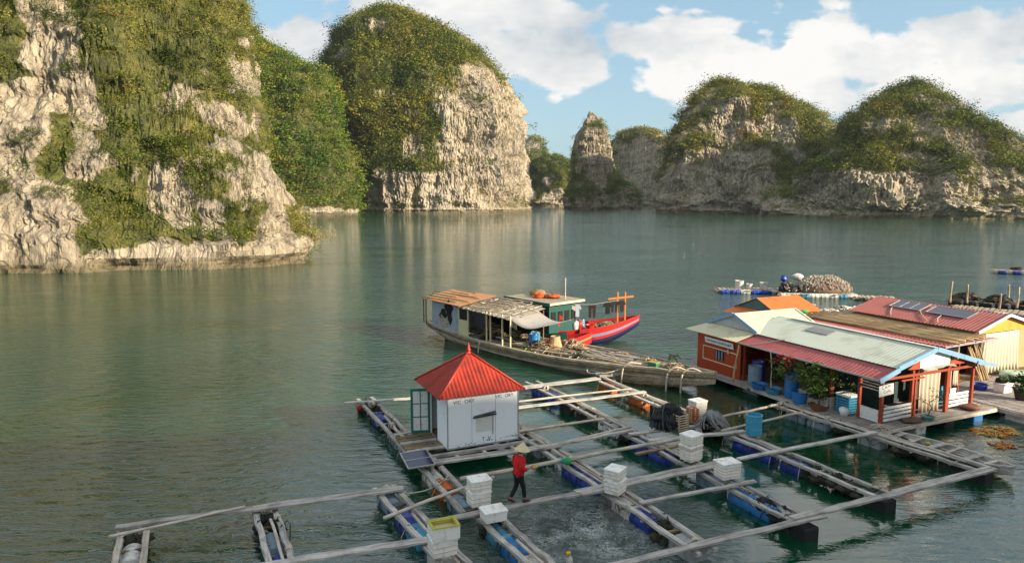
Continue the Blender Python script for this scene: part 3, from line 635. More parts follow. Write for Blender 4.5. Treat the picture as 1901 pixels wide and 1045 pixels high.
ROW(18.25,29.6,18.95,13.9,[('d',28.7,'orange'),('d',26.2,'orange'),('b',24.6,'black'),('d',23.2,'slate'),('n',21.6,'black',1.0),('d',19.6,'blue'),('d',18.7,'blue'),('d',17.3,'blue'),('n',16.2,'weed',1.4),('n',15.0,'weed',1.2),('b',14.2,'black'),('l',25.8,'rope')],'float row with two rusty orange floats at its far end', w=0.6, mid=2, ties=17)
ROW(23.15,22.6,23.9,13.8,[('d',21.4,'slate'),('d',20.3,'slate'),('n',19.2,'weed',0.8),('b',18.0,'greyf'),('n',16.5,'weed',1.2),('b',14.3,'black'),('l',22.3,'rope'),('l',20.0,'rope')],'right hand edge float row running along the cafe deck to the far right corner', w=0.62, mid=2, ties=12)
ROW(18.6,30.2,23.4,29.6,[('d',26,'black')][:0],'dark cross frame of floats lying under the bow of the long boat', w=0.5, mid=1, ties=6)

zc = 0.56
plank(G(640,748,zc), G(800,736,zc), 'weathered plank sticking out over the water behind the hut door', 0.20)
plank(G(948,722,zc), G(1112,702,zc), 'far plank beginning behind the hut and ending under the long boat', 0.30, double=True)
pole(G(952,746,zc+.05), G(1172,721,zc+.05), 'thin pale pole just nearer than the far plank', 0.05)
plank(G(954,757,zc), G(1198,727,zc), 'broad plank ending beside the second orange float', 0.24)
pole(G(952,802,zc+.03), G(1122,777,zc+.03), 'pale pole reaching right from the hut wall to the middle float row', 0.06)
pole(G(1000,832,zc+.05), G(1172,792,zc+.05), 'pale pole running up to the dark net pile', 0.06)
plank(G(762,864,zc), G(1040,825,zc), 'wide plank along the front of the hut', 0.26, double=True)
plank(G(1020,828,zc+.02), G(1175,797,zc+.02), 'short plank joining the hut front plank to the net pile platform', 0.18)
pole(G(855,889,zc+.05), G(1268,813,zc+.05), 'long pale pole passing behind the straw hat', 0.075, taper=0.9)
WALK = plank(G(834,962,zc), G(1112,908,zc), 'plank the red jacketed person walks on', 0.26, mat='grey')
plank(G(1075,915,zc+.02), G(1345,858,zc+.02), 'double walkway plank between the two foam box stacks on the right', 0.34, double=True)
plank(G(1370,852,zc+.02), G(1625,802,zc+.02), 'walkway plank from the single foam box to the corner of the cafe deck', 0.20)
plank(G(1188,933,zc), G(1402,892,zc), 'narrow plank below the single foam box', 0.16)
pole(G(712,961,zc+.06), G(916,884,zc+.06), 'slanting pale pole leaning up to the pair of foam boxes', 0.06)
plank(G(1128,1052,zc), G(1530,956,zc), 'heavy outer plank along the bottom edge of the farm', 0.24)
plank(G(1470,962,zc+.05), G(1692,908,zc+.05), 'outer plank joining the two right hand corners of the farm', 0.26)
plank(G(1660,915,zc), G(1838,870,zc), 'outer plank ending at the far right corner of the farm', 0.26, double=True)
plank(G(214,978,zc), G(470,943,zc), 'outer board crossing the bottom left corner of the farm', 0.24)
plank(G(440,948,zc), G(748,906,zc), 'long outer board at the lower left, ending below the solar panel', 0.26, double=True)
pole(G(202,996,zc+.10), G(455,940,zc+.10), 'thin slanting pole lying over the bottom left corner', 0.045)
plank(G(470,1052,zc), G(802,1000,zc), 'broad board along the bottom edge, ending at the olive lined box', 0.30)
plank(G(1205,818,zc), G(1382,800,zc), 'platform plank under the dark net pile', 0.24)
plank(G(1168,806,zc), G(1300,790,zc), 'short platform plank behind the tall foam box stack', 0.20)
pole(G(1330,776,zc+.05), G(1455,748,zc+.05), 'pole reaching from the rope bundle to the cafe deck', 0.06)
pole(G(1340,800,zc+.05), G(1490,764,zc+.05), 'pole passing behind the light blue drum to the deck edge', 0.06)
plank(G(1180,843,zc-.06), G(1262,826,zc-.06), 'small loose board beside the tall foam box stack', 0.16, mat='brown')

# ------------------------------------------------------------------ white hut with the red tin roof
def corr(mb, A, B, Cc, D, waves, amp=0.02, nv=4):
    """corrugated sheet: edge A->B along the eave, D->C along the ridge; ridges run up the slope"""
    A, B, Cc, D = map(Vector, (A, B, Cc, D)); n = waves*6; nrm = (B-A).cross(D-A).normalized(); P = []
    for i in range(n+1):
        t = i/n; off = nrm*(math.sin(2*math.pi*t*waves)*amp)
        P.append([A.lerp(B, t).lerp(D.lerp(Cc, t), j/nv) + off for j in range(nv+1)])
    mb.grid(P)
ROOF_RED = weathered('red corrugated roof sheet', (0.36,0.034,0.017), (0.13,0.02,0.012), rough=0.5, scale=1.8, dirt=0.5, stretch=(1,1,1), spec=0.4, light=(0.48,0.07,0.025))
ROOF_DULL = weathered('faded red corrugated roof', (0.36,0.12,0.105), (0.18,0.06,0.05), rough=0.55, scale=1.6, light=(0.52,0.22,0.18))
ROOF_CREAM = weathered('cream green roof sheet', (0.52,0.57,0.48), (0.34,0.36,0.28), rough=0.5, scale=0.9, dirt=0.4, light=(0.62,0.63,0.52))
ROOF_ORANGE = weathered('orange roof sheet', (0.58,0.17,0.04), (0.35,0.09,0.02), rough=0.5, scale=2)
TRIM_BLUE = weathered('light blue metal trim', (0.20,0.36,0.52), (0.10,0.18,0.28), rough=0.4, scale=5)
WHITE_WALL = weathered('white painted wall sheet', (0.84,0.87,0.90), (0.58,0.60,0.61), rough=0.6, scale=1.2, dirt=0.25, light=(0.88,0.90,0.92))
GREEN_PAINT = weathered('dark green paint', (0.02,0.16,0.11), rough=0.5, scale=6)
ORANGE_WALL = weathered('orange red painted boards', (0.38,0.06,0.018), (0.25,0.04,0.012), rough=0.6, scale=2.5, stretch=(1,1,0.3), light=(0.55,0.13,0.035))
DARK = weathered('painted interior gloom', (0.015,0.014,0.014), rough=0.9, scale=4, bmp=0)  # near-black colour that stands in for the shade inside rooms and windows
CURTAIN = weathered('beige curtain', (0.55,0.47,0.36), (0.36,0.30,0.22), rough=0.9, scale=3, stretch=(4,4,0.3))
CREAMC = weathered('cream plastic curtain', (0.70,0.64,0.50), (0.45,0.38,0.28), rough=0.8, scale=3, stretch=(4,4,0.3))
BLUEINK = weathered('blue ink', (0.02,0.10,0.22), rough=0.7, scale=9, bmp=0)
GREENINK = weathered('dark ink', (0.02,0.03,0.03), rough=0.7, scale=9, bmp=0)
WHITE_P = weathered('white painted boards', (0.72,0.72,0.70), (0.40,0.38,0.35), rough=0.6, scale=5)
SOLAR = weathered('solar cells', (0.03,0.04,0.08), (0.02,0.03,0.06), rough=0.15, scale=2, spec=0.8, bmp=0)
METAL = weathered('grey metal', (0.45,0.46,0.47), rough=0.4, scale=6, metal=0.6)
def text(body, size, loc, rot, mat, parent, name='lettering', ext=0.002, space=1.0):
    cu = bpy.data.curves.new(name, 'FONT'); cu.body = body; cu.size = size; cu.extrude = ext; cu.space_character = space; cu.align_x = 'LEFT'
    cu.materials.append(mat); o = bpy.data.objects.new(name, cu); C.objects.link(o); o.parent = parent; o.location = loc; o.rotation_euler = rot; return o

HA, HB = 7.95, 23.0   # front left corner of the hut in the farm grid
hut = empty('feed_hut', AB(HA, HB, 0.50), ROT, 'small square white hut with a pointed red tin roof on the fish farm', 'hut')
W_, D_, Hh = 2.78, 2.45, 2.0
mb = MB(); mb.box((W_/2, 0.03, Hh/2), (W_, 0.06, Hh)); mb.box((W_-0.03, D_/2+0.03, Hh/2), (0.06, D_-0.06, Hh)); mb.box((W_/2-0.03, D_-0.03, Hh/2), (W_-0.06, 0.06, Hh))
mb.box((0.03, 0.06+0.55, Hh/2), (0.06, 1.1, Hh)); mb.box((0.03, 2.2, Hh/2), (0.06, 0.4, Hh)); mb.box((0.03, 1.59, Hh-0.04), (0.06, 0.82, 0.08))
mb.build('wall', WHITE_WALL, hut)
mb = MB(); mb.box((W_/2, D_/2, 0.02), (W_-.13, D_-.13, 0.04)); mb.build('floor_board', WD['brown'], hut)
mb = MB(); 
for x, y in ((0.0,-0.004),(W_,-0.004)): mb.box((x, y, Hh/2), (0.035, 0.035, Hh))
mb.build('corner_trim', METAL, hut)
mb = MB()
for x in (0.93, 1.86): mb.box((x,-0.002,Hh/2-0.02),(0.012,0.006,Hh-0.05))
mb.box((W_/2,-0.002,0.03),(W_,0.012,0.05)); mb.build('panel_joint', weathered('grey joint',(0.33,0.34,0.35),scale=9), hut)
ov = 0.2; ez = Hh-0.04; az = Hh+1.22; cxh, cyh = W_/2-0.08, D_/2+0.05
cor = [(-0.38,-ov),(W_+0.2,-ov),(W_+0.2,D_+0.3),(-0.38,D_+0.3)]; ap = Vector((cxh, cyh, az))
mb = MB()
for i in range(4):
    a = Vector((*cor[i], ez)); b = Vector((*cor[(i+1)%4], ez)); n = 132; nrm = (b-a).cross(ap-a).normalized(); P = []; wv = 22
    # ridges run straight up the slope: trim each rib at the hip
    up = (ap - (a+b)/2); 
    for k in range(n+1):
        t = k/n; e = a.lerp(b, t); hmax = 1-abs(2*t-1); off = nrm*(math.sin(2*math.pi*t*wv)*0.022)
        P.append([e + up*(hmax*j/3) + off*(1 if j < 3 else 0.3) for j in range(4)])
    mb.grid(P)
roof = mb.build('roof', ROOF_RED, hut, solid=0.012)
mb = MB()
for i in range(4): mb.tube([Vector((*cor[i], ez))+Vector((0,0,0.02)), ap+Vector((0,0,0.02))], 0.045, 8)
mb.build('hip_cap', ROOF_RED, roof, smooth=True)
mb = MB(); mb.lathe([(0.11,0),(0.10,0.06),(0.05,0.09),(0.085,0.14),(0.085,0.17),(0.04,0.20),(0.065,0.25),(0.03,0.29),(0.035,0.34),(0.01,0.42),(0.0,0.46)], (cxh,cyh,az-0.06), 12); mb.build('finial', weathered('red glazed finial', (0.45,0.03,0.02), rough=0.3, scale=8), roof, smooth=True)
# open glazed door leaf
door = MB(); 
dw, dh = 0.74, 1.72
dr = empty('door', (0.0, 2.02, 0.05)); dr.parent = hut; dr.rotation_euler = (0,0,math.radians(163))
mb = MB()
for x in (0.045, dw-0.045): mb.box((x, 0, dh/2), (0.09, 0.045, dh))
for z in (0.045, dh-0.045): mb.box((dw/2, 0, z), (dw-0.18, 0.045, 0.09))
mb.box((dw/2, 0, dh/2), (0.035, 0.04, dh-0.18))
for z in (0.62, 1.14): mb.box((dw/4+0.03, 0, z), (dw/2-0.11, 0.04, 0.035)); mb.box((dw*3/4-0.03, 0, z), (dw/2-0.11, 0.04, 0.035))
mb.build('door_frame', GREEN_PAINT, dr)
mb = MB(); mb.box((dw/2, 0, dh/2), (dw-0.17, 0.012, dh-0.17)); mb.build('door_panel', WHITE_P, dr)
# flap window
win = empty('window', (1.42, -0.004, 0.82)); win.parent = hut
mb = MB(); mb.box((0.0,-0.012,0.0), (0.62,0.02,0.55)); mb.build('shutter', weathered('off white shutter', (0.66,0.64,0.60), scale=3), win)
mb = MB(); mb.bar((-0.42,-0.05,0.30),(0.40,-0.10,0.42),0.14,0.03); mb.bar((-0.44,-0.03,0.26),(0.46,-0.03,0.30),0.05,0.05); mb.build('awning', weathered('dark slate flap', (0.05,0.08,0.08), scale=6), win)
mb = MB(); mb.bar((0.33,-0.03,0.28),(0.33,-0.02,-0.45),0.018,0.018); mb.build('prop_stick', WD['brown'], win)
text('VIC  ORY', 0.19, (0.22,-0.006,1.66), (math.pi/2,0,0), BLUEINK, hut, space=1.05)
text('VIC  ORY', 0.17, (1.85,-0.006,1.70), (math.pi/2,0,0), BLUEINK, hut, space=1.05)
text('T  V', 0.20, (1.32,-0.006,0.16), (math.pi/2,0,0), BLUEINK, hut, space=1.0)
mb = MB()
for k in range(46): x = R(0.3, 2.85); mb.box((x,-0.005, 0.06+R(0,0.09)+x*0.02), (R(.015,.05), 0.006, R(.012,.035)))
tag(mb.build('paint_splashes', BLUEINK, hut), kind='stuff')
mb = MB()
for k in range(10): mb.box((2.62+R(0,.26),-0.005, 0.16+R(0,.12)), (R(.02,.05), 0.006, R(.015,.04)))
mb.build('paint_splashes', weathered('yellow green paint', (0.45,0.5,0.12), scale=8), hut)
# timbers under the hut
for (x0,y0,x1,y1,lb) in ((-1.3,-0.22,3.5,-0.22,'front bearer timber under the white hut'),(-1.3,1.1,3.4,1.1,'middle bearer timber under the white hut'),(-1.3,2.5,3.4,2.5,'rear bearer timber under the white hut')):
    p = AB(HA+x0,HB+y0,0.44); q = AB(HA+x1,HB+y1,0.44); plank(p, q, lb, 0.14, 0.11, 'grey', group='bearers under the hut')
for k, (x, lb) in enumerate(((0.25,'cross joist under the left corner of the hut'),(1.25,'cross joist under the middle of the hut'),(2.35,'cross joist under the right part of the hut'))):
    plank(AB(HA+x,HB-0.75,0.37), AB(HA+x,HB+2.7,0.37), lb, 0.12, 0.09, 'pale', group='bearers under the hut')
for k in range(6):
    plank(AB(6.55,HB+0.35+k*0.30,0.54), AB(7.93,HB+0.32+k*0.30+R(-.03,.03),0.54), ['board at the door step, nearest the solar panel','second board of the door step beside the hut','third board of the door step beside the hut','fourth board of the door step beside the hut','fifth board of the door step, below the green door','last board of the door step, behind the green door'][k], 0.26, 0.03, 'brown' if k%3 else 'grey', group='boards forming the door step of the hut')
# solar panel
def solar(loc, rz, w, d, tilt, label, nx=2, rot=None, group=None):
    o = empty('solar_panel', loc, rz, label, 'solar panel', group); o.rotation_euler = rot if rot else (tilt, 0, rz)
    mb = MB(); mb.box((0,0,0),(w-0.03,d-0.03,0.02)); mb.build('cells', SOLAR, o)
    mb = MB()
    for s in (-1,1): mb.box((0,s*(d/2),0.004),(w+0.03,0.03,0.045)); mb.box((s*(w/2),0,0.004),(0.03,d-0.03,0.045))
    for k in range(1,nx): mb.box((0,-d/2+d*k/nx,0.013),(w-0.03,0.03,0.01))
    mb.build('panel_frame', METAL, o); return o
solar(G(775,853,0.72)+Vector((0,0,0.02)), ROT, 0.92, 1.0, math.radians(10), 'small dark solar panel lying on the float row left of the hut', 2)

# ------------------------------------------------------------------ foam boxes
def foam_box(p, label, s=(0.66,0.50,0.40), rz=ROT, lid=True, liner=None, tapes=2, mat='foam'):
    o = empty('foam_box', p, rz, label, 'foam box', 'white foam boxes on the fish farm'); w, d, h = s; mb = MB()
    if liner is None:
        mb.box((0,0,h/2),(w,d,h-0.002), taper=0.94); mb.build('box_body', PL[mat], o, bevel=0.015)
        mb = MB(); mb.box((0,0,h-0.012),(w+0.03,d+0.03,0.05)); mb.build('lid', PL['foam'], o, bevel=0.012)
    else:
        for s_ in (-1,1): mb.box((0,s_*(d/2-0.025),h/2),(w,0.05,h)); mb.box((s_*(w/2-0.025),0,h/2),(0.05,d-0.1,h))
        mb.box((0,0,0.03),(w-0.1,d-0.1,0.05)); mb.build('box_body', PL[mat], o)
        mb = MB()
        for s_ in (-1,1): mb.box((0,s_*(d/2-0.057),h/2+0.03),(w-0.1,0.012,h-0.1)); mb.box((s_*(w/2-0.057),0,h/2+0.03),(0.012,d-0.12,h-0.1)); mb.box((0,s_*(d/2-0.02),h+0.007),(w+0.02,0.07,0.014)); mb.box((s_*(w/2-0.02),0,h+0.007),(0.07,d-0.1,0.014))
        mb.box((0,0,0.12),(w-0.12,d-0.12,0.02)); mb.build('liner', PL[liner], o)
    mb = MB()
    for k in range(tapes): mb.box((0,0,h*(k+1)/(tapes+1.4)),(w*0.985+0.006,d*0.985+0.006,0.022))
    if tapes: mb.build('tape_band', PL['tape'], o)
    return o
def stack(px, py, z, sizes, labels, rz=ROT, **kw):
    p = G(px, py, z)
    for s, lb in zip(sizes, labels):
        k = dict(kw); 
        if isinstance(lb, tuple): lb, k = lb[0], {**kw, **lb[1]}
        foam_box(p + Vector((R(-.02,.02),R(-.02,.02),0)), lb, s, rz + R(-.05,.05), **k); p = p + Vector((0,0,s[2]+0.014))
stack(889,934,0.60,[(0.62,0.5,0.42),(0.62,0.5,0.34)],['lower foam box of the pair left of the walking person','upper foam box of the pair left of the walking person'])
stack(915,962,0.60,[(0.66,0.52,0.30)],['low single foam box standing before the end of the walking plank'], tapes=0)
stack(823,1026,0.60,[(0.66,0.5,0.44),(0.7,0.54,0.34)],['lower foam box under the olive lined one',('open foam box with an olive yellow lining, at the bottom',dict(liner='yellow'))])
stack(1141,912,0.60,[(0.56,0.5,0.40),(0.56,0.5,0.34)],['lower foam box right of the dark blue drum','upper foam box right of the dark blue drum'], rz=ROT+0.5)
stack(1282,852,0.60,[(0.60,0.52,0.36),(0.62,0.54,0.16),(0.62,0.54,0.36)],['bottom box of the tall foam stack near the nets','thin middle box of the tall foam stack near the nets','top box of the tall foam stack near the nets'], rz=ROT+0.2, tapes=3)
stack(1350,884,0.60,[(0.68,0.54,0.52)],['single deep foam box with a flat lid on the double walkway'], tapes=4, rz=ROT-0.1)
stack(1294,768,0.60,[(0.60,0.5,0.30),(0.60,0.5,0.28)],['lower foam box standing behind the dark net pile','upper foam box standing behind the dark net pile'], tapes=3)

# drum, net pile, crates, rope bundle on the platform
def barrel(p, label, mat, r=0.29, h=0.9, open_top=False, rz=0, group=None, name='barrel', water=True):
    o = empty(name, p, rz, label, name.replace('_',' '), group); mb = MB()
    prof = [(0,0),(r*0.93,0),(r*0.98,0.04),(r,h*0.25),(r*1.03,h*0.30),(r,h*0.34),(r,h*0.64),(r*1.03,h*0.68),(r,h*0.72),(r*0.98,h-0.04),(r*1.03,h-0.02),(r*1.0,h)]
    prof += [(r*0.90,h),(r*0.90,h-0.12),(0,h-0.12)] if open_top else [(r*0.93,h),(r*0.90,h-0.03),(0,h-0.03)]
    mb.lathe(prof, (0,0,0), 20); mb.build('barrel_body', PL[mat], o, smooth=False)
    if not open_top:
        mb = MB(); mb.lathe([(0.05,h-0.03),(0.05,h+0.01),(0,h+0.01)],(r*0.5,0,0),8); mb.build('bung', PL['white'], o)
    return o
def tub(p, label, mat, r=0.34, h=0.26, group=None):
    o = empty('tub', p, 0, label, 'tub', group); mb = MB()
    mb.lathe([(0,0),(r*0.82,0),(r,h),(r*1.06,h),(r*1.06,h-0.03),(r*1.01,h-0.03)][:4]+[(r*1.06,h+0.02),(r*0.96,h+0.02),(r*0.80,0.04),(0,0.04)], (0,0,0), 20); mb.build('tub_body', PL[mat], o, smooth=False)
    mb = MB(); mb.lathe([(r*0.86,h*0.55),(0,h*0.55)],(0,0,0),16); mb.build('water_fill', weathered('tub water',(0.02,0.06,0.07),rough=0.1,scale=3,bmp=0), o); return o
barrel(G(1399,806,0.60), 'light blue barrel standing alone on a float row', 'teal', 0.30, 0.78, open_top=True)
p = G(1240,792,0.60); o = empty('net_pile', p, ROT, 'large heap of black wet netting on the platform', 'net pile'); mb = MB()
for k in range(34): a = R(0,6.28); rr = R(0,0.55); mb.blob((rr*math.cos(a), rr*math.sin(a)*0.8, R(0.1,0.75)*(1.15-rr)), (R(.16,.34),R(.16,.3),R(.14,.3)), 10, 0.4, 7)
mb.build('netting', PL['black'], o, smooth=True); mb = MB()
for k in range(40):
    a = R(0,6.28); h0 = R(0.4,0.9); pts = []
    for i in range(6): t = i/5; pts.append((math.cos(a+t*0.5)*(0.25+0.5*t), math.sin(a+t*0.5)*(0.25+0.42*t), h0*(1-t**1.6)+0.03+R(-.03,.03)))
    mb.tube(pts, 0.016, 5)
mb.build('net_cord', weathered('slate net cord',(0.07,0.085,0.10),rough=0.8,scale=20), o, smooth=True)
def crate(p, label, rz, s=(0.42,0.36,0.5), mat='orange'):
    o = empty('crate', p, rz, label, 'crate', 'slatted fish crates by the net pile'); w, d, h = s; mb = MB()
    for k in range(7):
        z = 0.04+k*(h-0.06)/6
        for sg in (-1,1): mb.box((0,sg*d/2,z),(w,0.02,0.035)); mb.box((sg*w/2,0,z),(0.02,d-0.02,0.035))
    mb.build('slats', PL[mat], o); mb = MB()
    for sx in (-1,1):
        for sy in (-1,1): mb.box((sx*(w/2-0.01),sy*(d/2-0.01),h/2),(0.05,0.05,h))
    mb.build('corner_post', WD['bamboo'], o); mb = MB(); mb.box((0,0,0.02),(w-0.05,d-0.05,0.02)); mb.build('bottom', WD['brown'], o); return o
crate(G(1262,797,0.60), 'tan slatted crate half hidden in front of the black netting', ROT+0.1, mat='tape', s=(0.5,0.4,0.62))
crate(G(1285,782,0.60), 'orange slatted crate between the netting and the foam boxes', ROT-0.1, s=(0.34,0.34,0.55))
p = G(1322,790,0.60); o = empty('rope_heap', p, ROT, 'grey heap of traps and ropes right of the black netting', 'rope heap'); mb = MB()
for k in range(60):
    a = R(0,6.28); h0 = R(0.2,0.62); mb.tube([(math.cos(a+t*0.8)*(0.12+0.6*t), math.sin(a+t*0.8)*(0.12+0.45*t), h0*(1-t**1.4)+0.03) for t in (0,.2,.4,.6,.8,1)], 0.017, 5)
mb.build('ropes', weathered('grey rope',(0.30,0.29,0.27),rough=0.9,scale=18), o, smooth=True); mb = MB(); mb.blob((0,0,0.36),(0.28,0.26,0.26),14,0.12,8); mb.build('bundle', weathered('blue grey net bundle',(0.22,0.25,0.28),(0.08,0.09,0.1),scale=18,bmp=0.8), o, smooth=True)
mb = MB()
for k in range(14): a = R(0,6.28); mb.blob((math.cos(a)*0.55,math.sin(a)*0.4,0.06),(R(.1,.2),R(.1,.18),.08),8,0.3,5)
mb.build('netting', PL['black'], o, smooth=True)
# buoy
p = G(1053,862,0.55); o = empty('buoy', p, 0, 'bright green round float with a blue patch, tied to a float row', 'buoy'); mb = MB()
mb.blob((0,0,0.13),(0.15,0.15,0.14),16,0.02,10); mb.build('ball', PL['green'], o, smooth=True); mb = MB(); mb.blob((-0.15,0.05,0.10),(0.09,0.08,0.09),10,0.2,6); mb.build('cloth_knot', PL['teal'], o, smooth=True)
mb = MB(); mb.tube([(0.1,0,0.05),(0.25,0.08,0.02),(0.3,-0.1,0.0)],0.012,5); mb.build('rope', PL['rope'], o)
p = G(1057,1038,0.25); o = empty('marker_float', p, 0, 'small white and yellow bottle float in the churned water at the bottom', 'float'); mb = MB()
mb.lathe([(0,-0.2),(0.08,-0.2),(0.09,0.0),(0.05,0.08),(0.03,0.12),(0,0.12)],(0,0,0),10); mb.build('bottle', PL['white'], o, smooth=True); mb = MB(); mb.blob((-0.02,0,0.16),(0.07,0.06,0.07),8,0.3,6); mb.build('yellow_cap', weathered('yellow plastic',(0.7,0.45,0.03),scale=8), o, smooth=True)
p = G(668,757,0.25); o = MB().blob((0,0,0),(0.16,0.13,0.13),12,0.05,8).build('buoy', PL['red'], smooth=True); o.location = p; tag(o, 'small red float at the far left tip of the farm', 'buoy')

# loose ropes across the cages
def rope(pts, label, r=0.018, mat='rope', sag=0):
    P0 = [Vector(q) for q in pts]; P = []
    for i in range(len(P0)-1):
        for k in range(6):
            t = k/6; a = P0[max(i-1,0)]; b = P0[i]; c = P0[i+1]; d = P0[min(i+2,len(P0)-1)]
            P.append(0.5*((2*b)+(c-a)*t+(2*a-5*b+4*c-d)*t*t+(3*b-a-3*c+d)*t**3))
    P.append(P0[-1]); base = P0[0]; mb = MB(); mb.tube([q-base for q in P], r, 6); o = mb.build('rope', PL[mat], smooth=True); o.location = base; return tag(o, label, 'rope', None)
rope([G(755,916,.45),G(790,910,.3),G(820,895,.4),G(832,882,.5)], 'slack pale rope hanging between two float rows left of the person', 0.02)

# ------------------------------------------------------------------ person
def skin_mesh(name, verts, edges, radii, mat, parent, sub=2, root=0):
    me = bpy.data.meshes.new(name); me.from_pydata(verts, edges, []); me.update(); o = bpy.data.objects.new(name, me); C.objects.link(o)
    o.modifiers.new('skin','SKIN'); 
    for i, r_ in enumerate(radii):
        sv = me.skin_vertices[0].data[i]; sv.radius = r_ if isinstance(r_, tuple) else (r_, r_); sv.use_root = (i == root)
    sb = o.modifiers.new('smooth','SUBSURF'); sb.levels = sub; sb.render_levels = sub
    dg = bpy.context.evaluated_depsgraph_get(); ev = o.evaluated_get(dg); m2 = bpy.data.meshes.new_from_object(ev); m2.name = name
    bpy.data.objects.remove(o); m2.materials.clear(); m2.materials.append(mat); m2.polygons.foreach_set('use_smooth', [True]*len(m2.polygons))
    q = bpy.data.objects.new(name, m2); C.objects.link(q); q.parent = parent; return q
SKIN = weathered('skin', (0.50,0.30,0.20), (0.40,0.22,0.15), rough=0.55, scale=9, bmp=0)
JACKET = weathered('red padded jacket', (0.55,0.012,0.018), (0.32,0.008,0.012), rough=0.75, scale=9, bmp=0.5, light=(0.65,0.04,0.04))
TROUSER = weathered('black trousers', (0.012,0.012,0.016), rough=0.8, scale=10)
HAT = weathered('pale straw hat', (0.66,0.56,0.36), (0.50,0.40,0.22), rough=0.8, scale=12)
SHOE = weathered('dark purple shoes', (0.08,0.02,0.04), rough=0.6, scale=10)
pw = empty('person', G(963,931,0.60), ROT, 'person in a red jacket, black trousers and straw hat walking along a plank', 'person')
PV = [(0,0,.86),(0.0,0,1.02),(0.02,0,1.20),(0.05,0,1.33),(0.07,0,1.41),(0.10,0,1.50),(0.105,0,1.60),
      (0.04,-.17,1.33),(-0.02,-.23,1.10),(0.22,-.20,1.03),(0.04,.17,1.33),(-0.05,.25,1.12),(0.17,.20,1.00),
      (0.0,.09,.82),(-0.04,.09,.46),(-0.25,.08,.10),(0.0,-.09,.82),(0.12,-.08,.46),(0.16,-.07,.09)]
PE = [(0,1),(1,2),(2,3),(3,4),(4,5),(5,6),(3,7),(7,8),(8,9),(3,10),(10,11),(11,12),(0,13),(13,14),(14,15),(0,16),(16,17),(17,18)]
PR = [(.12,.15),(.11,.14),(.12,.15),(.10,.13),(.055,.055),(.085,.08),(.075,.07),.055,.042,.030,.055,.042,.030,.085,.055,.04,.085,.055,.04]
skin_mesh('body', PV, PE, PR, SKIN, pw)
JV = [(0.0,0,.78),(0.0,0,1.02),(0.02,0,1.20),(0.05,0,1.34),(0.07,0,1.42),(0.04,-.18,1.33),(-0.02,-.245,1.09),(0.19,-.205,1.035),(0.04,.18,1.33),(-0.06,.26,1.12),(0.14,.21,1.01)]
JE = [(0,1),(1,2),(2,3),(3,4),(3,5),(5,6),(6,7),(3,8),(8,9),(9,10)]
skin_mesh('jacket', JV, JE, [(.19,.235),(.175,.215),(.175,.21),(.14,.18),(.08,.08),.098,.088,.060,.098,.088,.060], JACKET, pw)
TV = [(0,0,.90),(0.0,.09,.80),(-0.04,.09,.46),(-0.235,.08,.13),(0.0,-.09,.80),(0.12,-.08,.46),(0.155,-.07,.12)]
skin_mesh('trousers', TV, [(0,1),(1,2),(2,3),(0,4),(4,5),(5,6)], [(.13,.15),.105,.075,.058,.105,.075,.058], TROUSER, pw)
for (x,y,z,t) in ((-0.25,.08,0.035,0.5),(0.17,-.07,0.0,0.0)):
    mb = MB(); m3 = Matrix.Rotation(t,3,'Y'); vs=[(-.08,-.038,0),(.06,-.045,0),(.16,-.03,0),(.19,0,0.01),(.16,.03,0),(.06,.045,0),(-.08,.038,0)]; top=[(-.075,-.035,.09),(.04,-.04,.085),(.14,-.028,.05),(.17,0,.045),(.14,.028,.05),(.04,.04,.085),(-.075,.035,.09)]
    mb.add([m3@Vector(v)+Vector((x,y,z)) for v in vs+top],[tuple(range(6,-1,-1)),tuple(range(7,14))]+[(i,(i+1)%7,7+(i+1)%7,7+i) for i in range(7)]); mb.build('shoe', SHOE, pw, bevel=0.012)
mb = MB(); mb.lathe([(0.235,-0.02),(0.238,-0.012),(0.10,0.12),(0.0,0.235),(0.0,0.225),(0.09,0.11)][:4],(0,0,0),24); mb.lathe([(0.236,-0.019),(0.0,0.215)],(0,0,0),24)
h_ = mb.build('hat', HAT, pw, smooth=False); h_.location = (0.115,0,1.60); h_.rotation_euler = (0.05,0.12,0)
mb = MB(); mb.blob((0.075,0,1.56),(0.09,0.088,0.10),12,0.05,8); mb.build('hair', weathered('black hair',(0.012,0.01,0.009),rough=0.5,scale=12), pw, smooth=True)
# face details: nose, ears
mb = MB(); mb.blob((0.195,0,1.545),(0.022,0.014,0.024),8,0.0,6); 
for s_ in (-1,1): mb.blob((0.10,s_*0.083,1.55),(0.02,0.01,0.03),8,0.0,6)
mb.build('face_features', SKIN, pw, smooth=True)
def hand(parent, wrist, d, side, curl):
    d = Vector(d).normalized(); up = Vector((0,0,1)); lat = d.cross(up).normalized()*side; nrm = lat.cross(d).normalized()
    w = Vector(wrist); V = [w, w+d*0.045, w+d*0.085]; E = [(0,1),(1,2)]; Rr = [(.024,.018),(.034,.017),(.036,.015)]
    for k, (o_, ln) in enumerate(((-.028,.062),(-.010,.074),(.009,.070),(.026,.054))):
        i = len(V); b0 = w+d*0.09+lat*o_; V += [b0, b0+d*ln*0.5-nrm*curl*0.018, b0+d*ln*0.82-nrm*curl*0.05]; E += [(2,i),(i,i+1),(i+1,i+2)]; Rr += [.0095,.0088,.0075]
    i = len(V); V += [w+d*0.045-lat*0.040-nrm*.006, w+d*0.08-lat*0.055-nrm*.02]; E += [(1,i),(i,i+1)]; Rr += [.011,.009]
    return skin_mesh('hand', [tuple(v) for v in V], E, Rr, SKIN, parent, sub=1)
hand(pw, (0.235,-.20,1.03), (1,0.05,0.10), 1, 1.0); hand(pw, (0.185,.20,1.00), (1,-0.25,0.05), -1, 1.0)
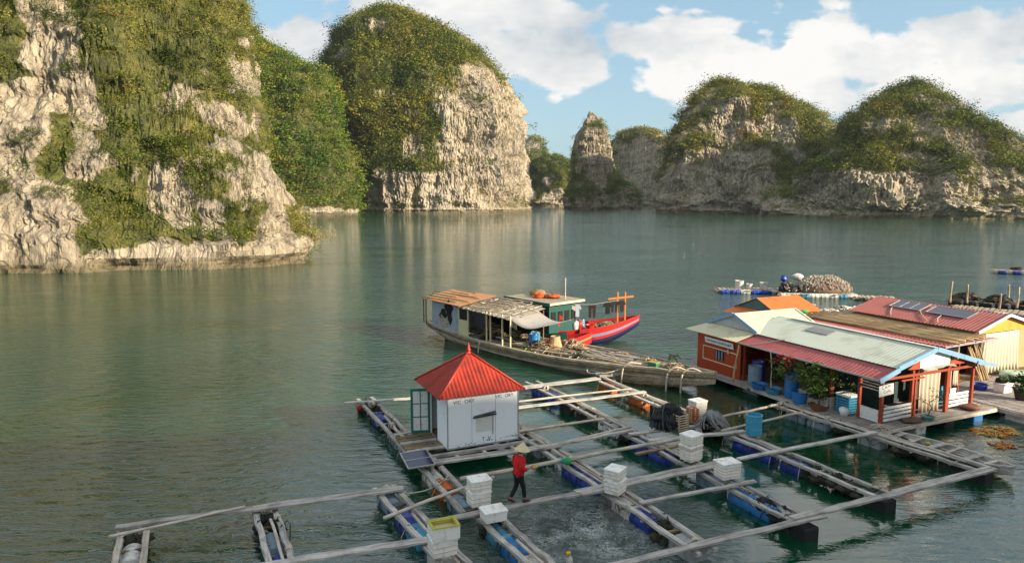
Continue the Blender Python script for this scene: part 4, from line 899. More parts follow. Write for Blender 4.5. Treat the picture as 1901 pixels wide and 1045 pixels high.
mb = MB(); mb.blob((0,0,0),(0.10,0.075,0.055),12,0.25,8); f_ = mb.build('feed_scoop', weathered('orange brown scoop',(0.62,0.33,0.11),(0.35,0.14,0.05),scale=9)); f_.location = pw.location + Matrix.Rotation(ROT,3,'Z') @ Vector((0.42,-.18,1.08)); tag(f_, 'orange brown lump of feed held out in the hands of the person', 'fish feed')

#PART3
def shift(mb, a, b, z=0.0):
    mb.v = [(p[0]-a, p[1]-b, p[2]-z) for p in mb.v]; return mb
class Site:
    """a thing whose parts are written in farm grid coordinates"""
    def __init__(s, name, a, b, z, label, cat, group=None): s.a, s.b, s.z = a, b, z; s.o = empty(name, AB(a,b,z), ROT, label, cat, group)
    def part(s, name, mat, mb, parent=None, **k): return shift(mb, s.a, s.b, s.z).build(name, mat, parent or s.o, **k)
def boards(mb, a0, a1, b0, b1, z, along='a', w=0.2, th=0.035, gap=0.02, ragged=0.12):
    if along == 'a':
        b = b0
        while b < b1: ww = w*R(0.8,1.25); mb.bar((a0-R(0,ragged), b+ww/2, z-th/2+R(-.008,.008)), (a1+R(0,ragged), b+ww/2+R(-.02,.02), z-th/2+R(-.008,.008)), ww-gap, th); b += ww
    else:
        a = a0
        while a < a1: ww = w*R(0.8,1.25); mb.bar((a+ww/2, b0-R(0,ragged), z-th/2+R(-.008,.008)), (a+ww/2+R(-.02,.02), b1+R(0,ragged), z-th/2+R(-.008,.008)), ww-gap, th); a += ww
# decks
d1 = Site('deck', 23.9, 18.0, 0.0, 'grey board deck carrying the cafe house and its potted plants', 'deck')
mb = MB(); boards(mb, 23.9, 31.1, 18.0, 22.0, 0.50, 'a', 0.20); d1.part('deck_boards', WD['deck'], mb)
mb = MB(); boards(mb, 23.85, 25.3, 22.0, 29.6, 0.50, 'b', 0.22); d1.part('deck_boards', WD['deck'], mb)
mb = MB(); boards(mb, 25.3, 31.1, 22.05, 29.6, 0.49, 'a', 0.3); d1.part('deck_boards', WD['brown'], mb)
for b in (18.15, 20.2, 22.6, 25.0, 27.4, 29.4): mb = MB(); mb.bar((23.8,b,0.38),(31.2,b,0.38),0.12,0.14); d1.part('beam', WD['brown'], mb)
mb = MB(); mb.bar((23.88,18.0,0.40),(23.88,29.6,0.40),0.05,0.16); d1.part('edge_board', WD['grey'], mb)
mb = MB(); mb.bar((23.9,17.95,0.42),(31.1,17.95,0.42),0.05,0.13); d1.part('edge_board', WD['pale'], mb)
for a, b, m_ in ((24.6,18.9,'greyf'),(26.4,18.5,'white'),(28.3,18.6,'black'),(30.2,18.6,'azure'),(24.5,21.0,'black'),(24.5,23.2,'black'),(24.6,25.4,'slate'),(24.6,27.6,'black'),(24.6,28.9,'white'),(30.6,20.5,'white'),(27.5,19.6,'black')):
    mb = MB(); mb.box((a,b,0.08),(0.62,0.95,0.46)); d1.part('float_block', PL[m_], mb, bevel=0.05)
d2 = Site('deck', 31.5, 13.0, 0.0, 'second board deck at the right edge, in front of the cream curtained house', 'deck')
mb = MB(); boards(mb, 31.5, 46.0, 13.0, 21.4, 0.46, 'b', 0.24); d2.part('deck_boards', WD['deck'], mb)
mb = MB(); boards(mb, 31.3, 46.0, 21.4, 31.0, 0.45, 'a', 0.3); d2.part('deck_boards', WD['brown'], mb)
mb = MB(); mb.bar((31.45,13,0.36),(31.45,30,0.36),0.06,0.16); d2.part('edge_board', WD['grey'], mb)
for b in (14.2,15.8,17.4,19.0,20.6): mb = MB(); mb.box((31.95,b,0.06),(0.7,1.0,0.44)); d2.part('float_block', PL['white' if b in (15.8,17.4) else 'black'], mb, bevel=0.05)

# ---------------- cafe house
A0, A1, B0, B1 = 25.1, 30.55, 18.3, 26.8
hs = Site('house', 24.2, 18.3, 0.5, 'cafe house with cream roof, pink lean-to strip and blue gable trim', 'house')
mb = MB(); corr(mb, (A0,B1,2.80),(A0,B0,2.80),(27.38,B0,3.40),(27.38,B1,3.40) , 46, 0.004, 5); rf = hs.part('roof', ROOF_CREAM, mb, solid=0.015)
mb = MB(); corr(mb, (A1,B0,2.50),(A1,B1,2.50),(27.38,B1,3.405),(27.38,B0,3.405) , 46, 0.004, 5); hs.part('roof', ROOF_CREAM, mb, solid=0.015)
mb = MB(); corr(mb, (24.15,26.15,2.42),(24.15,18.3,2.42),(25.2,18.3,2.755),(25.2,26.15,2.755), 42, 0.008, 3); hs.part('lean_to_roof', weathered('dusty pink roof strip', (0.37,0.10,0.10), (0.22,0.06,0.055), rough=0.6, scale=1.5, dirt=0.5, light=(0.46,0.19,0.17)), mb, solid=0.012)
mb = MB(); mb.bar((24.13,26.2,2.40),(24.13,18.3,2.40),0.03,0.07); hs.part('gutter', METAL, mb)
mb = MB(); mb.tube([(24.2,25.3,2.46),(25.1,24.1,2.86)],0.02,6); hs.part('rope', PL['rope'], mb)
# trims along the front gable
def trimbar(site, p, q, w=0.05, h=0.2): mb = MB(); mb.bar(p, q, w, h); return site.part('gable_trim', TRIM_BLUE, mb)
trimbar(hs, (25.15,18.27,2.78),(27.4,18.27,3.36)); trimbar(hs, (27.42,18.27,3.36),(30.62,18.27,2.46)); trimbar(hs, (24.1,18.27,2.38),(25.2,18.27,2.73)); trimbar(hs, (30.0,18.23,2.56),(31.3,18.23,2.30), h=0.14)
mb = MB(); mb.bar((27.38,18.3,3.43),(27.38,25.9,3.43),0.22,0.02); hs.part('ridge_cap', weathered('pale ridge cap',(0.62,0.62,0.56),scale=4), mb)
# cross wing at the far end
CB0, CB1, CR = 25.85, 29.45, 27.55
mb = MB(); corr(mb, (25.0,CB0,2.83),(29.25,CB0,2.83),(29.25,CR,3.52),(25.0,CR,3.52), 22, 0.004, 4); hs.part('roof', weathered('cream yellow roof sheet', (0.60,0.56,0.38), (0.42,0.38,0.24), rough=0.5, scale=1, light=(0.70,0.66,0.50)), mb, solid=0.015)
mb = MB(); corr(mb, (29.25,CB1,2.80),(25.0,CB1,2.80),(25.0,CR,3.525),(29.25,CR,3.525), 22, 0.010, 4); hs.part('roof', ROOF_CREAM, mb, solid=0.015)
mb = MB(); corr(mb, (24.0,30.1,2.44),(24.0,26.15,2.44),(25.06,25.95,2.80),(25.06,29.4,2.80), 20, 0.010, 3); hs.part('lean_to_roof', weathered('cream lean-to roof', (0.60,0.56,0.38), (0.36,0.30,0.18), rough=0.5, scale=1.6, light=(0.68,0.64,0.50)), mb, solid=0.012)
mb = MB(); mb.add([(25.1,CB0+.1,2.82),(25.1,CB1-.1,2.80),(25.1,CR,3.46),(25.14,CB0+.1,2.82),(25.14,CB1-.1,2.80),(25.14,CR,3.46)],[(0,1,2),(5,4,3),(0,3,4,1),(1,4,5,2),(2,5,3,0)]); hs.part('gable_panel', weathered('pale grey gable panel',(0.42,0.45,0.46),(0.25,0.28,0.30),scale=2), mb)
trimbar(hs, (25.0,CB0-.02,2.85),(25.0,CR,3.54), 0.05, 0.16); trimbar(hs, (25.0,CB1+.02,2.82),(25.0,CR,3.54), 0.05, 0.16)
mb = MB(); mb.bar((25.0,CR,3.55),(29.3,CR,3.55),0.14,0.02); hs.part('ridge_cap', weathered('white ridge cap',(0.70,0.70,0.66),scale=4), mb)
mb = MB(); mb.bar((29.28,CB0,2.85),(29.28,CR,3.54),0.05,0.10); hs.part('gable_trim', WHITE_P, mb)
mb = MB(); mb.box((26.7,23.55,3.25),(0.55,1.3,0.02), tilt=(0,-0.255,0)); hs.part('roof_patch', weathered('grey roof patch',(0.25,0.24,0.25),scale=5), mb)
# walls
mb = MB(); boards(mb, 24.28, 24.32, 26.1, 29.2, 0, 'a')
mb = MB()
b = 26.1
while b < 29.15: mb.box((24.3,b+0.095,1.47),(0.04,0.185,1.94)); b += 0.19
wl = hs.part('wall', ORANGE_WALL, mb)
mb = MB()
for p, q in (((24.27,26.35,1.75),(24.27,28.85,1.75)),((24.27,26.35,1.05),(24.27,28.85,1.05)),((24.27,26.35,1.05),(24.27,26.35,1.75)),((24.27,28.85,1.05),(24.27,28.85,1.75))): mb.bar(p, q, 0.03, 0.045)
hs.part('wall_moulding', weathered('cream moulding',(0.75,0.62,0.40),scale=6), mb)
wn = MB(); wn.box((24.268,27.6,1.45),(0.03,0.62,0.46)); wo = hs.part('window', DARK, wn)
mb = MB()
for k, c in enumerate((27.38,27.60,27.80)): mb.box((24.24,c,1.45),(0.03,0.07,0.44))
hs.part('window_slats', weathered('blue grey clothing strips',(0.22,0.27,0.38),scale=9), mb, parent=None)
mb = MB(); mb.box((26.6,29.22,1.47),(4.6,0.05,1.94)); mb.box((28.9,27.6,1.47),(0.05,3.2,1.94)); hs.part('wall', ORANGE_WALL, mb)
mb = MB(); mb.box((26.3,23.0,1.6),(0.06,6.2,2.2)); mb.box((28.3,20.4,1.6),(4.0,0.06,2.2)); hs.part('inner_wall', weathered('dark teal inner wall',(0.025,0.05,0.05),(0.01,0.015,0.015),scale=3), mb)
mb = MB(); mb.box((30.35,23.0,1.45),(0.05,7.6,1.9)); hs.part('wall', ORANGE_WALL, mb)
for a, b, h in ((24.62,18.55,2.5),(24.6,19.55,2.45),(24.55,20.9,2.42),(24.5,26.05,2.42),(26.45,18.6,2.75),(26.85,18.75,2.85),(28.55,18.55,2.95),(28.95,18.75,2.85),(30.4,18.65,2.45),(24.55,23.4,2.42)):
    mb = MB(); mb.box((a,b,(0.5+h)/2),(0.11,0.11,h-0.5)); hs.part('post', WD['red'], mb)
mb = MB(); mb.bar((24.6,18.5,2.35),(30.4,18.5,2.35),0.05,0.10); mb.bar((25.6,18.46,2.2),(27.0,18.46,2.2),0.04,0.06); hs.part('cross_beam', WD['red'], mb)
mb = MB(); mb.add([(25.9,18.42,2.62),(26.6,18.42,2.58),(26.6,18.42,3.02),(25.9,18.47,2.62),(26.6,18.47,2.58),(26.6,18.47,3.02)],[(0,1,2),(5,4,3),(0,3,4,1),(1,4,5,2),(2,5,3,0)]); mb.box((29.0,18.44,2.66),(0.9,0.04,0.2)); hs.part('gable_board', ORANGE_WALL, mb)
mb = MB(); mb.add([(26.65,18.44,2.60),(28.5,18.44,2.55),(28.5,18.44,3.0),(27.4,18.44,3.24),(26.65,18.44,3.04),(26.65,18.48,2.60),(28.5,18.48,2.55),(28.5,18.48,3.0),(27.4,18.48,3.24),(26.65,18.48,3.04)],[(0,1,2,3,4),(9,8,7,6,5),(0,5,6,1),(1,6,7,2),(2,7,8,3),(3,8,9,4),(4,9,5,0)]); hs.part('gable_panel', WHITE_WALL, mb)
mb = MB(); mb.grid([[(26.7+i*0.25,18.30-0.12*math.sin(i*1.1)**2,2.56-0.05*math.sin(i*.9)) if j else (26.7+i*0.25,18.50,2.64) for j in range(2)] for i in range(9)]); hs.part('awning', weathered('grey rag awning',(0.35,0.33,0.30),scale=5), mb, solid=0.01)
def drape(mb, a0, a1, b, z0, z1, folds=5, amp=0.05, axis='a', flare=0.0):
    n = folds*6; P = []
    for i in range(n+1):
        t = i/n; P.append([])
        for j in range(7):
            s = j/6; u = a0+(a1-a0)*t + flare*(t-0.5)*(1-s); d = amp*math.sin(t*folds*6.28+math.sin(s*3)*0.6)*(1.1-s*0.6)
            P[-1].append((u, b+d, z0+(z1-z0)*s) if axis == 'a' else (b+d, u, z0+(z1-z0)*s))
    mb.grid(P)
mb = MB(); drape(mb, 26.95, 28.25, 18.62, 0.62, 2.55, 5, 0.05, flare=-0.12); ct = mb.v; cu_o = Site('curtain', 27.6, 18.62, 1.5, 'beige curtain hanging at the front entrance of the cafe house', 'curtain'); cu_o.part('cloth', CURTAIN, mb, solid=0.01, smooth=True)
# rails
mb = MB()
for k, z in enumerate((0.66,0.82,0.98,1.14)): mb.bar((24.72,18.5,z),(26.4,18.55,z+R(-.02,.02)),0.03,0.10)
hs.part('rail', WHITE_P, mb)
mb = MB()
for k, z in enumerate((0.62,0.75,0.88,1.0)): mb.bar((24.58,18.62,z),(24.58,19.45,z),0.03,0.12)
hs.part('rail', WHITE_P, mb)
mb = MB()
for z in (1.85,1.97,2.09,2.2): mb.bar((24.6,18.62,z),(24.6,19.5,z),0.02,0.04)
hs.part('louvre', WD['pale'], mb)
mb = MB()
for k, z in enumerate((0.66,0.82,0.98,1.14)): mb.bar((29.0,18.7,z),(30.35,18.7,z+R(-.02,.02)),0.03,0.10)
hs.part('rail', WHITE_P, mb)
# signs
sg = Site('sign', 24.35, 18.43, 2.0, 'white hand lettered cafe sign reading CAM Cafe on the corner post', 'sign')
mb = MB(); mb.bar((24.25,18.40,1.92),(25.02,18.36,1.99),0.02,0.44); sg.part('sign_board', WHITE_P, mb)
def mtext(body, size, loc, rot, mat, parent, ext=0.003, space=1.0, label=None):
    o = text(body, size, loc, rot, mat, parent, 'lettering', ext, space); dg = bpy.context.evaluated_depsgraph_get(); me = bpy.data.meshes.new_from_object(o.evaluated_get(dg)); me.name = 'lettering'
    q = bpy.data.objects.new('lettering', me); C.objects.link(q); q.parent = parent; q.location = loc; q.rotation_euler = rot; bpy.data.objects.remove(o); return q
for o_ in [o for o in bpy.data.objects if o.type == 'FONT']:
    dg = bpy.context.evaluated_depsgraph_get(); me_ = bpy.data.meshes.new_from_object(o_.evaluated_get(dg)); q = bpy.data.objects.new('hut_lettering', me_); C.objects.link(q); q.parent = o_.parent; q.location = o_.location; q.rotation_euler = o_.rotation_euler; bpy.data.objects.remove(o_)
tilt = math.atan2(0.07,0.77); BLACKINK = weathered('black ink',(0.01,0.01,0.01),scale=9,bmp=0)
mtext('CAM', 0.21, (24.35-24.35+0.02, 18.383-18.43, -0.01), (math.pi/2, -tilt, -0.05), BLACKINK, sg.o, space=1.1)
mtext('Cafe', 0.18, (0.13, 18.378-18.43, -0.17), (math.pi/2, -tilt, -0.05), BLACKINK, sg.o, space=1.2)
sg2 = Site('sign', 24.1, 27.6, 2.2, 'long white and blue name board on the orange wall', 'sign')
mb = MB(); mb.box((24.16,27.55,2.12),(0.04,2.1,0.30), tilt=(0,-0.15,0)); sg2.part('sign_board', WHITE_P, mb)
mb = MB()
for k in range(22): mb.box((24.133,26.65+k*0.085,2.13+R(-.02,.02)),(0.012,R(.02,.055),R(.04,.12)), tilt=(0,-0.15,0))
sg2.part('lettering', BLUEINK, mb)
sg3 = Site('lamp', 24.2, 26.9, 1.75, 'small white lamp hanging below the name board', 'lamp'); mb = MB(); mb.lathe([(0.03,0.1),(0.035,0),(0.03,-.12),(0,-.13)],(24.2,26.9,1.8),8); sg3.part('bulb', PL['white'], mb); mb = MB(); mb.bar((24.2,26.9,1.9),(24.28,26.9,1.98),.02,.02); sg3.part('bracket', METAL, mb)
# goods on the deck in front of the cafe
barrel(AB(24.35,25.15,0.5), 'pale slate blue barrel next to the orange wall', 'slate', 0.32, 0.95, open_top=True)
barrel(AB(24.95,25.55,0.5), 'deep blue barrel behind the slate one', 'blue', 0.32, 1.02)
tub(AB(24.05,24.55,0.5), 'shallow blue tub in front of the slate blue barrel', 'azure', 0.36, 0.24)
tub(AB(24.05,23.65,0.5), 'shallow light blue tub at the foot of the white pipe', 'teal', 0.35, 0.24)
barrel(AB(24.35,22.85,0.5), 'tall blue barrel under the flowering bush', 'azure', 0.32, 1.05, open_top=True)
tub(AB(24.05,22.1,0.5), 'deep blue bucket below the flowering bush', 'azure', 0.36, 0.50)
barrel(AB(28.35,19.15,0.5), 'teal blue barrel standing beside the beige curtain', 'azure', 0.33, 1.05)
barrel(AB(29.3,19.5,0.5), 'light blue barrel behind the right front posts', 'teal', 0.28, 0.85)
pole(AB(24.02,23.75,0.7), AB(24.1,23.95,2.42), 'thin white pipe from the eave down into the tub', 0.022, 'pale', cat='pipe', group=None, taper=1.0)
pole(AB(23.75,26.0,0.55), AB(24.1,26.05,2.3), 'bent pole leaning on the near end of the orange wall', 0.05, 'bamboo', group=None)
o = Site('planter', 24.4, 21.4, 0.5, 'grey board planter box under the hanging bushes', 'planter'); mb = MB()
for k in range(9): mb.box((24.15,20.75+k*0.18,0.80),(0.03,0.17,0.58))
for k in range(3): mb.box((24.27+k*.17,20.65,0.80),(0.16,0.03,0.58)); mb.box((24.27+k*.17,22.27,0.80),(0.16,0.03,0.58))
o.part('boards', WD['deck'], mb); mb = MB(); mb.box((24.4,21.46,0.98),(0.45,1.55,0.1)); o.part('soil', PL['weed'], mb)
o = Site('crate', 24.7, 20.2, 0.5, 'stack shaped blue plastic crate beside the cafe corner', 'crate'); mb = MB(); 
for k in range(7): mb.box((24.7,20.2,0.56+k*0.11),(0.5,0.62,0.07))
for sx in (-1,1):
    for sy in (-1,1): mb.box((24.7+sx*.24,20.2+sy*.30,0.88),(0.05,0.05,0.74))
o.part('crate_body', PL['teal'], mb); mb = MB(); mb.box((24.7,20.2,1.29),(0.58,0.72,0.07)); o.part('lid', WHITE_P, mb)
o = MB().blob((0,0,0.16),(0.20,0.22,0.20),12,0.25,8).build('sack', weathered('white plastic sack',(0.7,0.72,0.75),scale=8), smooth=True); o.location = AB(24.3,20.0,0.5); tag(o, 'crumpled white plastic sack in front of the blue crate', 'sack')
o = MB().blob((0,0,0.12),(0.42,0.34,0.14),14,0.2,7).build('net_heap', weathered('brown net heap',(0.20,0.09,0.06),(0.08,0.04,0.03),scale=20,bmp=1.0), smooth=True); o.location = AB(29.9,18.3,0.5); tag(o, 'low brown heap of netting at the foot of the right front post', 'net heap')
o = MB().blob((0,0,0.08),(0.40,0.25,0.10),14,0.3,7).build('net_heap', weathered('dark brown rubbish',(0.12,0.07,0.05),(0.05,0.03,0.02),scale=20,bmp=1.0), smooth=True); o.location = AB(26.0,18.25,0.5); tag(o, 'dark rubbish heap on the deck between the front posts', 'rubbish heap')
# hanging cloths on the porch
for k, (a, b, z, w, h, col, lb) in enumerate(((29.3,18.95,2.2,0.35,0.9,(0.45,0.38,0.26),'brown cloth hanging behind the right front posts'),(29.75,18.95,2.2,0.3,0.8,(0.6,0.55,0.45),'pale cloth hanging behind the right front posts'),(29.5,18.85,1.35,0.38,0.5,(0.7,0.68,0.72),'white shirt draped over the right porch rail'))):
    mb = MB(); drape(mb, a-w/2, a+w/2, b, z-h, z, 2, 0.03); o = Site('cloth', a, b, z, lb, 'cloth'); o.part('fabric', weathered('cloth %d'%k, col, rough=0.9, scale=8), mb, solid=0.008, smooth=True)

# ---------------- plants
def plant(site_name, pos, label, pot=None, stems=(), clumps=(), leaf=0.18, n=60, mat=LEAF_POT, group=None, tint=0.5, cat='plant'):
    o = empty(site_name, pos, 0, label, cat, group); P = Vector(pos)
    if pot: mb = MB(); r, h, m_ = pot; mb.lathe([(0,0),(r*0.7,0),(r,h),(r*1.08,h),(r*1.08,h-0.03)][:4]+[(r*0.9,h),(r*0.85,h-0.05),(0,h-0.05)], (0,0,0), 16); mb.build('pot', m_, o)
    if stems:
        mb = MB()
        for s in stems: mb.tube(s, 0.022, 6, 0.010)
        mb.build('stem', WD['brown'], o, smooth=True)
    pts = np.array([c[:3] for c in clumps], float); rad = np.array([c[3] for c in clumps], float)
    f = scatter('leaves', pts, rad, mat, n=n, leaf=leaf, seed=int(abs(P.x*13+P.y*7))%97+1, tints=np.clip(tint+rng.normal(size=len(pts))*0.12,0,1)); f.parent = o; return o
cl = [(R(-.75,.25), R(-1.5,1.5), R(0.8,1.75), R(.18,.34)) for _ in range(64)]
def rotc(cl): return [(c[0]*cR-c[1]*sR, c[0]*sR+c[1]*cR, c[2], c[3]) for c in cl]
plant('flowering_bush', AB(24.45,22.2,0.5), 'big leafy bush with red flowers spilling under the pink roof strip', None, [[(0,0,0.4),(0.1,0.3,1.2),(0,0.6,1.7)],[(0,0,0.4),(-.1,-.4,1.1),(0,-.8,1.6)]], rotc(cl), leaf=0.20, n=48, tint=0.7)
fp = rotc([(R(-.7,-.1), R(0.0,1.6), R(1.5,1.95), 0.10) for _ in range(16)]); pts = np.array([c[:3] for c in fp]); f = scatter('red_flowers', pts, np.full(len(pts),0.11), leafmat('red petals',[(0,(0.45,0.02,0.03)),(1,(0.55,0.10,0.08))]), n=14, leaf=0.4, seed=5); f.parent = bpy.data.objects['flowering_bush']
cl = [(R(-.3,.4), R(-.9,.9), R(0.7,1.8), R(.14,.26)) for _ in range(22)]
plant('climbing_plant', AB(24.5,20.75,0.5), 'thin climbing plant with pale leaves beside the red corner post', None, [[(0,0,0),(0.05,0.1,1),(0,0.2,1.7)]], rotc(cl), leaf=0.2, n=22, tint=0.75)
cl = [(R(-.35,.35), R(-.35,.35), R(0.35,0.95), R(.14,.24)) for _ in range(16)]
plant('potted_palm', AB(24.0,21.0,0.5), 'bushy green plant in a wide brown bowl on the deck edge', (0.42,0.22,weathered('brown clay',(0.22,0.10,0.05),scale=8)), [[(0,0,0.2),(0.1,0.1,0.8)],[(0,0,0.2),(-0.15,0,0.7)]], cl, leaf=0.3, n=40, tint=0.2)
plant('bonsai', AB(26.9,18.15,0.5), 'small airy bonsai tree in a teal tray before the beige curtain', (0.26,0.16,weathered('teal glaze',(0.10,0.25,0.24),scale=8)), [[(0,0,0.15),(0.12,0,0.5),(0.02,0.02,0.8),(0.2,0,1.05)],[(0.05,0,0.62),(-.28,0,0.82)],[(0.05,0,0.75),(0.42,0.05,0.95)]], [(0.2,0,1.15,.14),(0.12,0,1.3,.12),(0.32,0,1.0,.13),(0.45,0.05,0.95,.12),(-.3,0,.85,.13),(-.36,0,.98,.1),(-.2,0.02,.75,.1),(0.3,0,.8,.1),(0.05,0,1.0,.09)], leaf=0.2, n=26, tint=0.75)
cl = [(R(-.6,.6), R(-.6,.6), R(0.45,1.0), R(.15,.3)) for _ in range(24)]
plant('potted_shrub', G(1897,742,0.46), 'broad dark green shrub in a big dark pot at the right edge', (0.36,0.45,weathered('dark clay pot',(0.05,0.03,0.03),scale=8)), [[(0,0,0.3),(0.1,0.1,0.8)]], cl, leaf=0.3, n=40, tint=0.15)
cl = [(R(-.9,.9), R(-.5,.5), R(1.0,1.75), R(.15,.3)) for _ in range(26)]
plant('porch_plant', AB(32.3,22.3,0.46), 'leafy plant in the gap between the cafe roof and the bamboo roof', (0.3,0.3,weathered('grey pot',(0.2,0.2,0.2),scale=8)), [[(0,0,0.2),(0.1,0,1.2)],[(0,0,.2),(-.3,.1,1.3)]], cl, leaf=0.22, n=36, tint=0.35)
tub(G(1817,722,0.46), 'small deep blue bowl on the second deck', 'blue', 0.36, 0.24)
foam_box(G(1861,727,0.46), 'dirty white box with a black bag on it, on the second deck', (0.66,0.5,0.42), tapes=0); o = MB().blob((0,0,0.14),(0.28,0.2,0.14),12,0.3,7).build('bag', PL['black'], smooth=True); o.location = G(1858,727,0.46)+Vector((0,0,0.42)); tag(o, 'crumpled black bag lying on the dirty white box', 'bag')
o = MB().blob((0,0,0.1),(0.9,0.5,0.16),16,0.25,7).build('tarpaulin', weathered('pale green tarpaulin',(0.35,0.48,0.38),(0.2,0.28,0.22),scale=6), smooth=True); o.location = G(1884,697,0.46); tag(o, 'crumpled pale green tarpaulin beside the cream curtain', 'tarpaulin')

# single shrubs clinging to the pale rock of the near cliff
bpy.context.view_layer.update(); dg_ = bpy.context.evaluated_depsgraph_get()
for k,(px,py,rr,lb) in enumerate(((105,38,3.0,'large dark shrub on the pale rock near the top left corner'),(152,122,2.4,'dark shrub overhanging the pale rock below the top left one'),(86,360,1.5,'round shrub alone on the smooth pale wall at lower left'),(14,344,1.7,'dark shrub at the very left edge of the pale wall'),(45,262,2.2,'spreading shrub high on the pale wall at the left edge'),(455,345,1.3,'small shrub on the pale ledge at the right of the near cliff'),(340,262,1.5,'shrub in the rocky middle of the near cliff'),(232,330,1.3,'small shrub above the leaning slab of the near cliff'))):
    d = Vector(ray(px,py)).normalized(); hit, loc, nrm_, _, ob_, _ = bpy.context.scene.ray_cast(dg_, Vector((0,0,CAM_H))+d*40, d)
    if not hit or loc.y > 140: continue
    nn_ = nrm_ if nrm_.dot(d) < 0 else -nrm_; base = loc + nn_*rr*0.25
    cl = [(R(-.8,.8)*rr, R(-.5,.5)*rr, R(-.45,.55)*rr, R(.32,.6)*rr*0.62) for _ in range(34)]
    plant('shrub', base, lb, None, [[(0,rr*0.4,-0.5*rr),(0,0,0.2*rr)],[(0,rr*0.4,-0.4*rr),(0.4*rr,0,0.3*rr)]], cl, leaf=0.10, n=90, mat=LEAF_WARM, tint=0.12, cat='shrub')
# ---------------- shed with bamboo poles on its roof
sh = Site('shed', 33.0, 21.7, 0.46, 'long low shed with faded red sheets, behind the cafe house', 'shed')
SH = [(32.6,2.30),(36.4,2.44)]
mb = MB(); corr(mb, (32.4,30.2,2.28),(32.9,21.6,2.30),(36.7,21.5,2.44),(36.2,30.2,2.44), 40, 0.014, 4); sh.part('roof', ROOF_DULL, mb, solid=0.015)
mb = MB(); mb.bar((32.9,21.57,2.27),(36.8,21.47,2.40),0.05,0.09); sh.part('eave_board', weathered('lilac grey board',(0.36,0.30,0.34),scale=5), mb)
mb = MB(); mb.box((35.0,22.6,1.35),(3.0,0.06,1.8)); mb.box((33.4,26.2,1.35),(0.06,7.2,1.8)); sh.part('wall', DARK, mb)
for a, b in ((33.3,21.9),(34.4,21.9),(33.2,26),(36.2,21.9),(33.2,29.8)): mb = MB(); mb.tube([(a,b,0.46),(a,b,2.32)],0.06,8); sh.part('post', WD['red'] if a == 33.3 else WD['pale'], mb)
for k in range(15):
    a = 33.55+k*0.205; t = (a-32.6)/3.8; pole(AB(a-0.35+R(-.05,.05),30.3+R(-.4,.5),2.36+0.14*t+R(0,.03)), AB(a+R(-.05,.05),21.5+R(-.3,.3),2.39+0.12*t+R(0,.03)),
        'bamboo pole lying lengthwise on the low shed roof', 0.055, 'bamboo', cat='bamboo pole', group='bamboo poles lying on the shed roof')
for k in range(7): pole(AB(35.0+k*0.14,21.3-R(0,.3),0.48), AB(34.9+k*0.15,21.75,2.2+R(-.3,.1)), 'plank leaning upright under the shed eave beside the cream curtain', 0.04, 'bamboo', cat='plank', group='planks leaning under the shed eave')
# ---------------- house with solar panels
h3 = Site('house', 36.0, 21.9, 0.46, 'red roofed house with solar panels and a yellow gable at the right edge', 'house')
mb = MB(); corr(mb, (35.75,29.5,2.72),(35.95,21.9,2.72),(38.4,21.9,3.42),(38.2,29.5,3.42), 38, 0.022, 4); hr = h3.part('roof', ROOF_DULL, mb, solid=0.015)
mb = MB(); corr(mb, (40.9,21.9,2.72),(40.7,29.5,2.72),(38.2,29.5,3.425),(38.4,21.9,3.425), 38, 0.022, 4); h3.part('roof', ROOF_DULL, mb, solid=0.015)
for p, q in (((35.9,21.87,2.70),(38.4,21.87,3.42)),((38.4,21.87,3.42),(41.0,21.87,2.68))): mb = MB(); mb.bar(p, q, 0.05, 0.14); h3.part('gable_trim', WHITE_P, mb)
YEL = weathered('ochre yellow boards',(0.55,0.33,0.05),(0.35,0.2,0.04),scale=3)
mb = MB(); mb.add([(36.3,22.1,2.55),(40.5,22.1,2.55),(40.5,22.1,2.72),(38.4,22.1,3.32),(36.3,22.1,2.74)]+[(36.3,22.15,2.55),(40.5,22.15,2.55),(40.5,22.15,2.72),(38.4,22.15,3.32),(36.3,22.15,2.74)],[(0,1,2,3,4),(9,8,7,6,5),(0,5,6,1),(1,6,7,2),(2,7,8,3),(3,8,9,4),(4,9,5,0)]); h3.part('gable_wall', YEL, mb)
mb = MB(); mb.box((36.2,25.8,1.6),(0.06,7.2,2.2)); mb.box((38.4,29.3,1.6),(4.4,0.06,2.2)); h3.part('wall', WD['brown'], mb)
mb = MB(); mb.box((39.9,22.12,1.5),(1.5,0.05,2.08)); h3.part('wall', weathered('tan boards',(0.42,0.30,0.15),scale=4,stretch=(3,3,.4)), mb)
for a in (36.25, 39.15): mb = MB(); mb.box((a,22.0,1.5),(0.1,0.1,2.08)); h3.part('post', WHITE_P, mb)
mb = MB(); drape(mb, 36.3, 39.0, 21.75, 0.55, 2.62, 11, 0.06, flare=0.3); o = Site('curtain', 37.4, 21.75, 1.5, 'tall cream plastic curtain closing the front of the yellow gabled house', 'curtain'); o.part('cloth', CREAMC, mb, solid=0.01, smooth=True)
sl = math.atan2(0.7,2.45)
for (a,b,w,d,nx,lb) in ((37.55,26.9,1.0,1.9,3,'solar panel with white bars on the red roof, farther one'),(37.5,24.4,0.95,2.3,1,'plain solar panel on the red roof, nearer to the yellow gable')):
    z = 2.72+(a-35.85)*0.286+0.07; rm = Matrix.Rotation(ROT,3,'Z') @ Matrix.Rotation(-sl,3,'Y'); solar(AB(a,b,z), 0, w, d, 0, lb, nx, rot=rm.to_euler())
